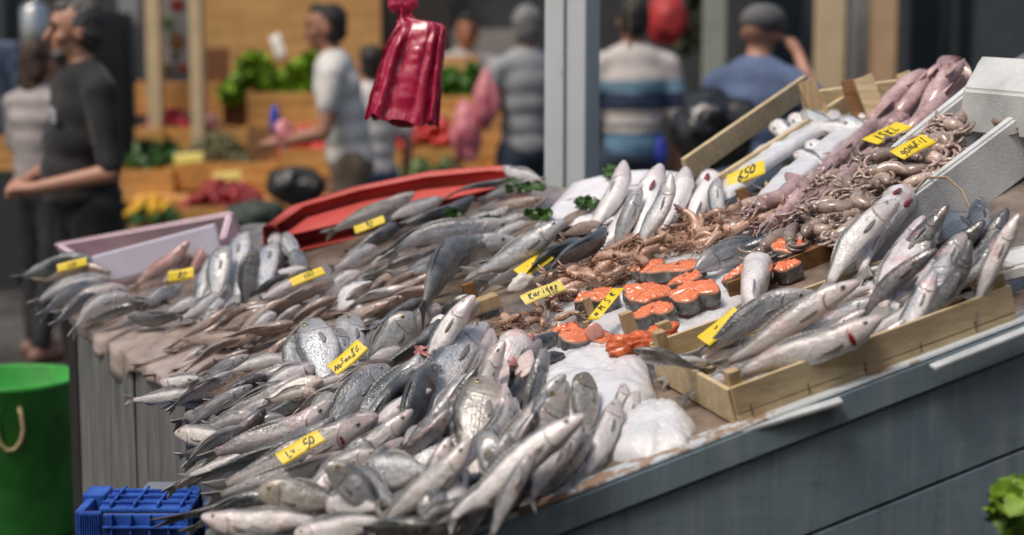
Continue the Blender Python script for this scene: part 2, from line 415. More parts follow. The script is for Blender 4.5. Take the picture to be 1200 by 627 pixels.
    for sg in (1, -1):
        g = []
        for i in range(5):
            row = []
            for j in range(4):
                e = i / 4; q = (j - 1.5) / 1.5
                base = cc + ss * (sg * ww * (interp(widT, .265 + .12 * e) * .97 + .03 + .03 * e)) - dd_ * (hh_ * (.2 + .12 * e))
                row.append(base - tt * (L * .15 * e * (1 - .3 * q * q)) + dd_ * (q * hh_ * (.05 + .17 * e * (1 - .55 * e))))
            g.append(row)
        sheet(g, ss, .0008)
    me = bpy.data.meshes.new(name or NAMES[kind]); me.from_pydata(vs, [], fs)
    me.materials.append(MAT[bm_]); me.materials.append(MAT[fm_])
    me.polygons.foreach_set('material_index', ms); me.polygons.foreach_set('use_smooth', [True] * len(fs))
    l = me.uv_layers.new(name='UVMap')
    for lp in me.loops: l.data[lp.index].uv = uv[lp.vertex_index]
    o = bpy.data.objects.new(name or NAMES[kind], me); COL.objects.link(o); o.location = org
    tv = tint * U(.9, 1.08)
    o.color = (tv * (1 + warm * .12), tv, tv * (1 - warm * .14), blood)
    tag(o, label, 'fish', group)
    if eye:
        cc, tt, dd_, ss = fr(eu)
        for sg in (1, -1):
            nr = (ss * sg + dd_ * .18 + tt * .2).normalized()
            if nr.dot(CAM - cc) < -.12 * (CAM - cc).length: continue
            g0 = math.radians(62); p = cc + dd_ * (math.cos(g0) * interp(topT, eu) * hh_) + ss * (sg * math.sin(g0) ** .85 * interp(widT, eu) * ww * .93)
            e = bpy.data.objects.new('eye', EYE[em_]); COL.objects.link(e); e.parent = o
            e.location = p - org; e.rotation_mode = 'QUATERNION'; e.rotation_quaternion = nr.to_track_quat('Z', 'Y')
            k = es * L * 1.15; e.scale = (k, k, k * .8)
    if gill:
        cc, tt, dd_, ss = fr(.2); best = max(((ss, 1), (-ss, 1), (-dd_, 2)), key=lambda q: q[0].dot(VW) + (.35 if q[1] == 2 else 0))
        n_ = best[0]; rad = (interp(widT, .2) * ww if best[1] == 1 else interp(botT, .2) * hh_)
        side = tt.cross(n_); gb = MB(); R = M((tt, side, n_)).transposed()
        if best[1] == 1: gb.ball(cc - tt * (L * .012) + n_ * (rad * .86) - dd_ * (hh_ * .15), L * .02 * gill, hh_ * .5 * min(1.2, gill), rad * .24, R=R, n=14, m=8)
        else:
          cc, tt, dd_, ss = fr(.31); rad = interp(botT, .31) * hh_
          for sd_ in (1, -1): gb.ball(cc + n_ * (rad * .8) + side * (hh_ * .3 * sd_), L * .05 * min(1.5, gill), hh_ * .085 * min(1.8, gill), rad * .3, R=R, n=14, m=8)
        gb.build('gill', GILLM, o)
    FISH.append(o); return o
# ------------------------------------------------------------------ setting
paving = NT('paving'); _oc = paving.n('TexCoord').outputs['Object']
_n = paving.noise(_oc, 1.6, 6, .65); _f = paving.noise(_oc, 70, 4, .6)
_br = paving.n('TexBrick'); _br.inputs['Scale'].default_value = 2.2; _br.inputs['Mortar Size'].default_value = .012; paving.t.links.new(_oc, _br.inputs['Vector'])
_br.inputs['Color1'].default_value = (.075, .07, .066, 1); _br.inputs['Color2'].default_value = (.1, .093, .086, 1); _br.inputs['Mortar'].default_value = (.03, .028, .026, 1)
_c = paving.mix(paving.math('MULTIPLY', paving.ramp(_n, [(.4, 0.0), (.65, 1.0)]), .6), _br.outputs[0], (.035, .032, .03))
paving_m = paving.done(base=_c, rough=paving.ramp(_n, [(.35, .75), (.6, .25)]), normal=paving.bump(_f, .3, .004))
g = MB(); g.add([(-60, -20, 0), (60, -20, 0), (60, 120, 0), (-60, 120, 0)], [(0, 1, 2, 3)])
tag(g.build('ground', paving_m, smooth=False), kind='structure')
# ------------------------------------------------------------------ counter
paint = NT('blue_paint'); _oc = paint.n('TexCoord').outputs['Object']
_mp = paint.n('Mapping'); _mp.inputs['Scale'].default_value = (3, 3, 14); paint.t.links.new(_oc, _mp.inputs[0])
_n = paint.noise(_oc, 3.2, 6, .68); _g = paint.noise(_mp.outputs[0], 4, 5, .7); _s = paint.noise(_oc, 34, 5, .7)
_c = paint.mix(paint.ramp(_n, [(.35, 0.0), (.7, 1.0)]), (.16, .22, .275), (.23, .305, .365))
_c = paint.mix(paint.math('MULTIPLY', paint.ramp(_g, [(.55, 0.0), (.75, 1.0)]), .5), _c, (.09, .115, .135))
_mp2 = paint.n('Mapping'); _mp2.inputs['Scale'].default_value = (16, 16, 1.3); paint.t.links.new(_oc, _mp2.inputs[0]); _dr = paint.noise(_mp2.outputs[0], 2, 5, .65)
_c = paint.mix(paint.math('MULTIPLY', paint.ramp(_dr, [(.52, 0.0), (.72, 1.0)]), .4), _c, (.38, .4, .41)); _c = paint.mix(paint.math('MULTIPLY', paint.ramp(_dr, [(.3, 1.0), (.45, 0.0)]), .45), _c, (.07, .08, .085))
_c = paint.mix(paint.ramp(_s, [(.67, 0.0), (.7, .8)]), _c, (.3, .32, .33))
blue_paint = paint.done(base=_c, rough=.5, normal=paint.bump(_g, .3, .002))
flake = NT('flaking_paint'); _oc = flake.n('TexCoord').outputs['Object']
_n = flake.noise(_oc, 7, 6, .7); _s = flake.noise(_oc, 60, 4, .6)
_c = flake.mix(flake.ramp(_n, [(.46, 0.0), (.5, 1.0)]), flake.mix(_s, (.2, .12, .075), (.36, .25, .17)), flake.mix(_s, (.4, .45, .5), (.62, .66, .7)))
_c = flake.mix(flake.ramp(flake.noise(_oc, 4, 3), [(.6, 0.0), (.66, .85)]), _c, (.09, .055, .04))
flaking = flake.done(base=_c, rough=.45, normal=flake.bump(flake.math('ADD', _n, _s), .5, .003), coat=.2)
grey_board = plain('grey_board', (.1, .105, .1), .35, .35, 5, .2, 40, .002, col2=(.22, .22, .21), streak=(9, 9, .8), coat=.25)
wet_bed = plain('wet_bed', (.12, .09, .075), .22, .5, 9, .6, 26, .006, col2=(.3, .235, .195), coat=.6)
paper = plain('wet_paper', (.34, .26, .22), .4, .35, 12, .5, 30, .004, col2=(.5, .42, .39), coat=.15)
sl = (RA * 1.0); SL = V((RA.x, RA.y, PA)).normalized(); DD = V((DA.x, DA.y, PB)).normalized(); RH = V((RA.x, RA.y, 0)); NV = V((RA.y, -RA.x, 0))   # NV faces the viewer
counter = empty('market_counter', prd(1, 1, 0) * 1 - V((0, 0, prd(1, 1).z)), 0, 'long sloping fish counter with blue grey plank end and grey board front', 'counter')
RMAX, DMAX = 1.9, 2.7
FAR = [(1262, 30), (1160, 84), (1060, 124), (950, 146), (838, 214), (790, 212), (700, 224), (606, 214), (332, 262), (292, 262), (120, 322), (78, 362), (90, 379), (218, 455)]
b = MB(); q = [prd(.0, .0), prd(RMAX, 0)] + [pl(x, y) for x, y in FAR]; n = len(q); dn_ = [v - V((0, 0, .025)) for v in q]
b.add(q + dn_, [tuple(range(n)), tuple(range(n, 2 * n))[::-1]] + [(i, n + i, n + (i + 1) % n, (i + 1) % n) for i in range(n)])
DEND = rd(pl(100, 388)).y
b.build('board_top', wet_bed, counter, smooth=False)
def plank(t0, t1, th, proud, r0=-.005, r1=RMAX):
    m_ = MB(); nn = NV * th
    a = [prd(r0, 0, -t0) + NV * proud, prd(r1, 0, -t0) + NV * proud, prd(r1, 0, -t1) + NV * proud, prd(r0, 0, -t1) + NV * proud]
    bm = bmesh.new(); vs = [bm.verts.new(v) for v in a + [v + nn for v in a]]
    for f in ((3, 2, 1, 0), (4, 5, 6, 7), (0, 1, 5, 4), (1, 2, 6, 5), (2, 3, 7, 6), (3, 0, 4, 7)): bm.faces.new([vs[i] for i in f])
    bmesh.ops.recalc_face_normals(bm, faces=bm.faces[:])
    bmesh.ops.bevel(bm, geom=bm.edges[:], offset=.003, segments=2, affect='EDGES'); bm.verts.ensure_lookup_table()
    m_.add([v.co.copy() for v in bm.verts], [[v.index for v in f.verts] for f in bm.faces]); bm.free(); return m_
plank(-.006, .05, .03, .004).build('rim_board', blue_paint, counter, smooth=False)
plank(-.012, -.0065, .055, -.024).build('worn_edge', flaking, counter, smooth=False)
t = .054
while t < 1.15:
    plank(t, t + .176, .022, .003).build('plank', blue_paint, counter, smooth=False); t += .180
# front boards under the low edge
W1, W2 = pl(90, 379), pl(218, 455)
def boards(A, B, mat, w0, off0):
    d_ = V((B.x - A.x, B.y - A.y, 0)); L = d_.length; d_ /= L; nv = V((-d_.y, d_.x, 0)); nv = nv if nv.dot(V((CAM.x - A.x, CAM.y - A.y, 0))) > 0 else -nv
    e = 0.0; k = 0
    while e < L - .02:
        w = min(L - e, w0 * (1 if k % 3 else .78)); f0, f1 = e / L, (e + w) / L; a, c = A.lerp(B, f0), A.lerp(B, f1); m_ = MB()
        pts = [V((a.x, a.y, a.z - .03)), V((c.x, c.y, c.z - .03)), V((c.x, c.y, .03)), V((a.x, a.y, .03))]; off = nv * (off0 + .004 * (k % 2))
        m_.add([p + off for p in pts] + [p + off - nv * .018 for p in pts], [(3, 2, 1, 0), (4, 5, 6, 7), (0, 1, 5, 4), (1, 2, 6, 5), (2, 3, 7, 6), (3, 0, 4, 7)])
        m_.build('front_board', mat, counter, smooth=False); e += w + (.035 if k == 3 else .004); k += 1
    m_ = MB(); pts = [V((A.x, A.y, A.z - .035)), V((B.x, B.y, B.z - .035)), V((B.x, B.y, .0)), V((A.x, A.y, .0))]; pts = [p - nv * .03 for p in pts]
    m_.add(pts + [p - nv * .03 for p in pts], [(3, 2, 1, 0), (4, 5, 6, 7), (0, 1, 5, 4), (1, 2, 6, 5), (2, 3, 7, 6), (3, 0, 4, 7)]); m_.build('inner_frame', plain('dark_frame', (.02, .02, .02), .7), counter, smooth=False)
    return d_, nv
FD, FN = boards(W1, W2, grey_board, .26, .0)
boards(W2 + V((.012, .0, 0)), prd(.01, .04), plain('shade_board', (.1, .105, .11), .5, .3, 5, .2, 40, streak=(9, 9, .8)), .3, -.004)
boards(W1 + V((.3, .5, 0)), W1 - FN * .018, grey_board, .3, -.002)
# paper hanging over the low edge
m_ = MB(); vs = []; n = 40
pA, pB = pl(112, 392), pl(212, 452)
for i in range(n + 1):
    f = i / n; e_ = pA.lerp(pB, f); L_ = .035 + .03 * mnoise.noise(V((f * 6, 1, 0))) + (.05 if .22 < f < .42 else 0) + (.03 if .8 < f < .9 else 0)
    for j in range(8):
        if j < 4: p = e_ - FN * (.15 * (3 - j) / 3 + .002) ; p.z = pz(p.x, p.y) + .006 + .004 * mnoise.noise(V((f * 9, j, 0)))
        else: p = e_ + FN * (.008 + .008 * math.sin(f * 29) * (j - 3) / 4) - V((0, 0, L_ * (j - 4) / 3 - .002))
        vs.append(p)
m_.add(vs, [(i * 8 + j, i * 8 + j + 1, (i + 1) * 8 + j + 1, (i + 1) * 8 + j) for i in range(n) for j in range(7)])
o = tag(m_.build('paper_sheet', paper), 'damp pinkish brown paper hanging over the counter edge below the brown whiting', 'paper')
o.modifiers.new('s', 'SOLIDIFY').thickness = .002
# ------------------------------------------------------------------ ice
icem = NT('crushed_ice'); _oc = icem.n('TexCoord').outputs['Object']
_v = icem.n('TexVoronoi'); _v.inputs['Scale'].default_value = 260; icem.t.links.new(_oc, _v.inputs['Vector']); _n = icem.noise(_oc, 16, 5, .6)
ICE = icem.done(base=icem.mix(_n, (.56, .58, .63), (.86, .86, .88)), rough=.16, normal=icem.bump(icem.math('ADD', _v.outputs[0], icem.math('MULTIPLY', _n, 2)), .4, .0025), sss=.3, sssr=.015, trans=.12, coat=.3)
def ice(poly, hgt, label, base=0.0, n=30, name='ice_heap', seed=0, edge=.25, rough=.007, chip=True):
    """lumpy patch of crushed ice whose outline on the display is given by pixels"""
    P = [rd(pl(x, y, base)) for x, y in poly]; c = sum(P, V((0, 0))) / len(P)
    m_ = MB(); R_ = 26; K = 110; vs = []
    def edge_pt(g):
        d = V((math.cos(g), math.sin(g))); best = None
        for i in range(len(P)):
            a, b2 = P[i] - c, P[(i + 1) % len(P)] - c; e_ = b2 - a; den = d.x * e_.y - d.y * e_.x
            if abs(den) < 1e-9: continue
            t_ = (a.x * e_.y - a.y * e_.x) / den; u_ = (a.x * d.y - a.y * d.x) / den
            if t_ > 0 and -1e-6 <= u_ <= 1 + 1e-6 and (best is None or t_ > best): best = t_
        return d * (best or .05)
    for k in range(R_ + 1):
        f = k / R_
        for j in range(K):
            g = 2 * math.pi * j / K; e_ = edge_pt(g) * f; p = c + e_
            z = hgt * (1 - f ** (1 / edge)) ** .7 if f < 1 else -.01
            cw = mnoise.voronoi(V((p.x * 115, p.y * 115, seed)))[0][0]; z += hgt * .22 * mnoise.noise(V((p.x * 13, p.y * 13, seed + 2))) * (1 if k < R_ else 0); z += (.0042 * (.5 - cw) * (1 if k < R_ else 0) if chip else 0) + rough * mnoise.noise(V((p.x * 24, p.y * 24, seed))) * (1 if k < R_ else .3) + rough * .3 * mnoise.noise(V((p.x * 60, p.y * 60, seed + 5)))
            vs.append(prd(p.x, p.y, base + max(z, -.008)))
    m_.add(vs, [(k * K + j, k * K + (j + 1) % K, (k + 1) * K + (j + 1) % K, (k + 1) * K + j) for k in range(R_) for j in range(K)])
    for k in range(0):
        g = U(0, 6.28); f = rnd() ** .5 * 1.06; p = c + edge_pt(g) * f; z = hgt * max(0, 1 - f ** (1 / edge)) ** .7; s_ = U(.0012, .003)
        q = Quaternion(V((U(-1, 1), U(-1, 1), U(-1, 1))).normalized(), U(0, 3)); o_ = prd(p.x, p.y, base + z - .0005)
        vs2 = [o_ + q @ V((a * s_ * U(.6, 1.2), b2 * s_ * U(.5, 1), c2 * s_ * U(.4, .9))) for c2 in (-1, 1) for b2 in (-1, 1) for a in (-1, 1)]
        m_.add(vs2, [(0, 2, 3, 1), (4, 5, 7, 6), (0, 1, 5, 4), (2, 6, 7, 3), (0, 4, 6, 2), (1, 3, 7, 5)])
    return tag(m_.build(name, ICE, smooth=True), label, 'ice', kind='stuff')
ice([(596, 452), (640, 420), (700, 405), (752, 418), (772, 468), (735, 520), (660, 520), (610, 490)], .055, 'white slope of crushed ice between the gilt fish and the wooden crate', seed=2)
ice([(708, 500), (740, 482), (800, 484), (818, 502), (806, 530), (760, 545), (716, 540)], .045, 'small loose mound of crushed ice in front of the wooden crate', seed=9, edge=.4)
ice([(392, 352), (420, 338), (450, 345), (452, 362), (420, 372), (395, 366)], .04, 'little patch of crushed ice among the brown whiting', seed=4)
ice([(642, 350), (700, 325), (712, 345), (680, 372), (655, 385), (640, 380)], .03, 'crushed ice showing under the shrimps and salmon', seed=6)
ice([(690, 330), (760, 262), (900, 225), (1000, 230), (990, 290), (900, 330), (862, 362), (800, 408), (735, 412), (690, 400)], .012, 'crushed ice bed under the salmon steaks and shrimps', seed=11)
# ------------------------------------------------------------------ yellow price cards
card_m = plain('yellow_card', (.8, .58, .015), .42, .14, 14, .12, 50, .001, col2=(.84, .64, .03)); card_p = plain('pale_card', (.72, .6, .14), .45, .12, 14)
ink = plain('black_ink', (.012, .012, .014), .6, .1)
GLY = {'0': [[(.5, 1), (.12, .7), (.1, .3), (.45, 0), (.85, .3), (.85, .75), (.5, 1)]], '1': [[(.2, .75), (.55, 1), (.5, 0)]], '2': [[(.1, .75), (.4, 1), (.85, .8), (.6, .4), (.1, 0), (.9, .05)]], '5': [[(.85, 1), (.25, .95), (.2, .55), (.65, .6), (.85, .3), (.5, 0), (.1, .1)]],
       '6': [[(.75, 1), (.25, .6), (.15, .2), (.5, 0), (.85, .25), (.55, .5), (.2, .3)]], '8': [[(.5, .5), (.2, .8), (.5, 1), (.8, .8), (.5, .5), (.15, .2), (.5, 0), (.85, .2), (.5, .5)]], '9': [[(.8, .7), (.45, .5), (.2, .8), (.55, 1), (.8, .8), (.75, .3), (.5, 0)]],
       'K': [[(.2, 1), (.15, 0)], [(.8, 1), (.2, .45), (.85, 0)]], 'G': [[(.85, .85), (.45, 1), (.12, .5), (.45, 0), (.85, .2), (.85, .45), (.5, .45)]], 'N': [[(.12, 0), (.18, 1), (.8, 0), (.88, 1)]], 'S': [[(.85, .9), (.4, 1), (.2, .7), (.75, .4), (.6, .02), (.1, .1)]],
       'L': [[(.2, 1), (.15, 0), (.85, .05)]], 'I': [[(.5, 1), (.45, 0)]], 'o': [[(.5, .6), (.15, .35), (.45, 0), (.8, .3), (.5, .6)]], 'a': [[(.75, .55), (.2, .4), (.3, .02), (.7, .2), (.75, .55), (.85, 0)]], 'm': [[(.05, 0), (.12, .55), (.35, .5), (.42, 0), (.5, .5), (.75, .5), (.9, 0)]],
       'r': [[(.2, .6), (.22, 0)], [(.22, .4), (.5, .6), (.8, .55)]], 'i': [[(.5, .55), (.5, 0)], [(.48, .8), (.54, .86)]], 'd': [[(.75, 1), (.75, 0)], [(.75, .45), (.25, .45), (.25, .05), (.75, .1)]], 'e': [[(.2, .3), (.8, .35), (.5, .6), (.15, .3), (.45, 0), (.85, .1)]], 's': [[(.8, .55), (.3, .5), (.7, .2), (.2, .02)]],
       'g': [[(.75, .55), (.25, .45), (.35, .1), (.75, .3), (.7, -.3), (.2, -.3)]], 'l': [[(.45, 1), (.4, 0), (.6, .02)]], 'v': [[(.1, .6), (.45, 0), (.85, .65)]], '.': [[(.4, .02), (.5, .08)]], '_': [[(.1, .2), (.4, .05), (.9, .15)]], ',': [[(.5, .1), (.35, -.2)]], 'M': [[(.08, 0), (.15, 1), (.5, .35), (.85, 1), (.9, 0)]]}
def text_mb(lines, w, h):
    """handwriting: felt pen strokes laid out in card coordinates"""
    out = []
    for (s_, x, y, size, rot) in lines:
        cw = size * .62; x0 = -cw * len(s_) / 2; cr, sr = math.cos(rot), math.sin(rot)
        for i, ch in enumerate(s_):
            jy, js, jr = U(-.12, .12) * size, U(.85, 1.15), U(-.12, .12)
            for st in GLY.get(ch, []):
                pts = []
                for j in range(len(st) - 1):
                    for k in range(4): f = k / 4; pts.append(V((st[j][0] * (1 - f) + st[j + 1][0] * f, st[j][1] * (1 - f) + st[j + 1][1] * f)))
                pts.append(V(st[-1])); P_ = []
                for q in pts:
                    a, b2 = x0 + i * cw + q.x * cw * .92 * js, (q.y - .45) * size * js + jy + (q.x - .5) * jr * size; a += b2 * .25
                    P_.append(V((x + a * cr - b2 * sr, y + a * sr + b2 * cr)))
                vs = []; wd = size * U(.055, .085)
                for j, p in enumerate(P_):
                    t = (P_[min(j + 1, len(P_) - 1)] - P_[max(j - 1, 0)]); t = t.normalized() if t.length > 1e-9 else V((1, 0)); nn = V((-t.y, t.x)) * (wd * (1 + .3 * math.sin(j * 1.3 + i)))
                    vs += [p + nn, p - nn]
                out.append((vs, [(2 * j, 2 * j + 1, 2 * j + 3, 2 * j + 2) for j in range(len(P_) - 1)]))
    return out
def card(c4, label, lines=(), h=.05, pale=False, lean=.75, dep=None, strokes=0, group='yellow price cards', curl=.004):
    """c4: lower left, lower right, upper right, upper left as seen; the card leans back on whatever it lies on"""
    cx = sum(p[0] for p in c4) / 4; cy = sum(p[1] for p in c4) / 4
    C_ = at(cx, cy, dep) if dep else pl(cx, cy, h); sc = scale_at(C_)
    def vec(a, b2): return (RIGHT * (b2[0] - a[0]) - UPV * (b2[1] - a[1])) / sc
    UU = (vec(c4[0], c4[1]) + vec(c4[3], c4[2])) / 2; VV = (vec(c4[0], c4[3]) + vec(c4[1], c4[2])) / 2
    VV = VV + FWD * (VV.length * lean); UU = UU + FWD * (UU.dot(UPV) * lean * .6)
    NN = UU.cross(VV).normalized()
    if NN.dot(CAM - C_) < 0: NN = -NN
    W_, H_ = UU.length, VV.length; u, v = UU / W_, VV / H_
    def P(x, y, e): return C_ + u * x + v * y + NN * (e + curl * math.sin(x / W_ * 3.0 + cx) + curl * .6 * (y / H_) ** 2)
    m_ = MB(); nx, ny = 10, 4; vs = [P((i / nx - .5) * W_, (j / ny - .5) * H_, e) for e in (.0006, -.0006) for j in range(ny + 1) for i in range(nx + 1)]
    k = (nx + 1) * (ny + 1); fs = []
    for j in range(ny):
        for i in range(nx):
            a = j * (nx + 1) + i; fs += [(a, a + 1, a + nx + 2, a + nx + 1), (a + k + nx + 1, a + k + nx + 2, a + k + 1, a + k)]
    for i in range(nx): fs += [(i, i + k, i + k + 1, i + 1), (ny * (nx + 1) + i + 1, ny * (nx + 1) + i + 1 + k, ny * (nx + 1) + i + k, ny * (nx + 1) + i)]
    m_.add(vs, fs); o = tag(m_.build('price_card', card_p if pale else card_m), label, 'price card', group)
    if lines:
        w = MB()
        for pts, fcs in text_mb([(s_, x * W_, y * H_, sz * H_, rot) for (s_, x, y, sz, rot) in lines], W_, H_): w.add([P(p.x, p.y, .0014) for p in pts], fcs)
        w.build('handwriting', ink, o, smooth=False)
    return o
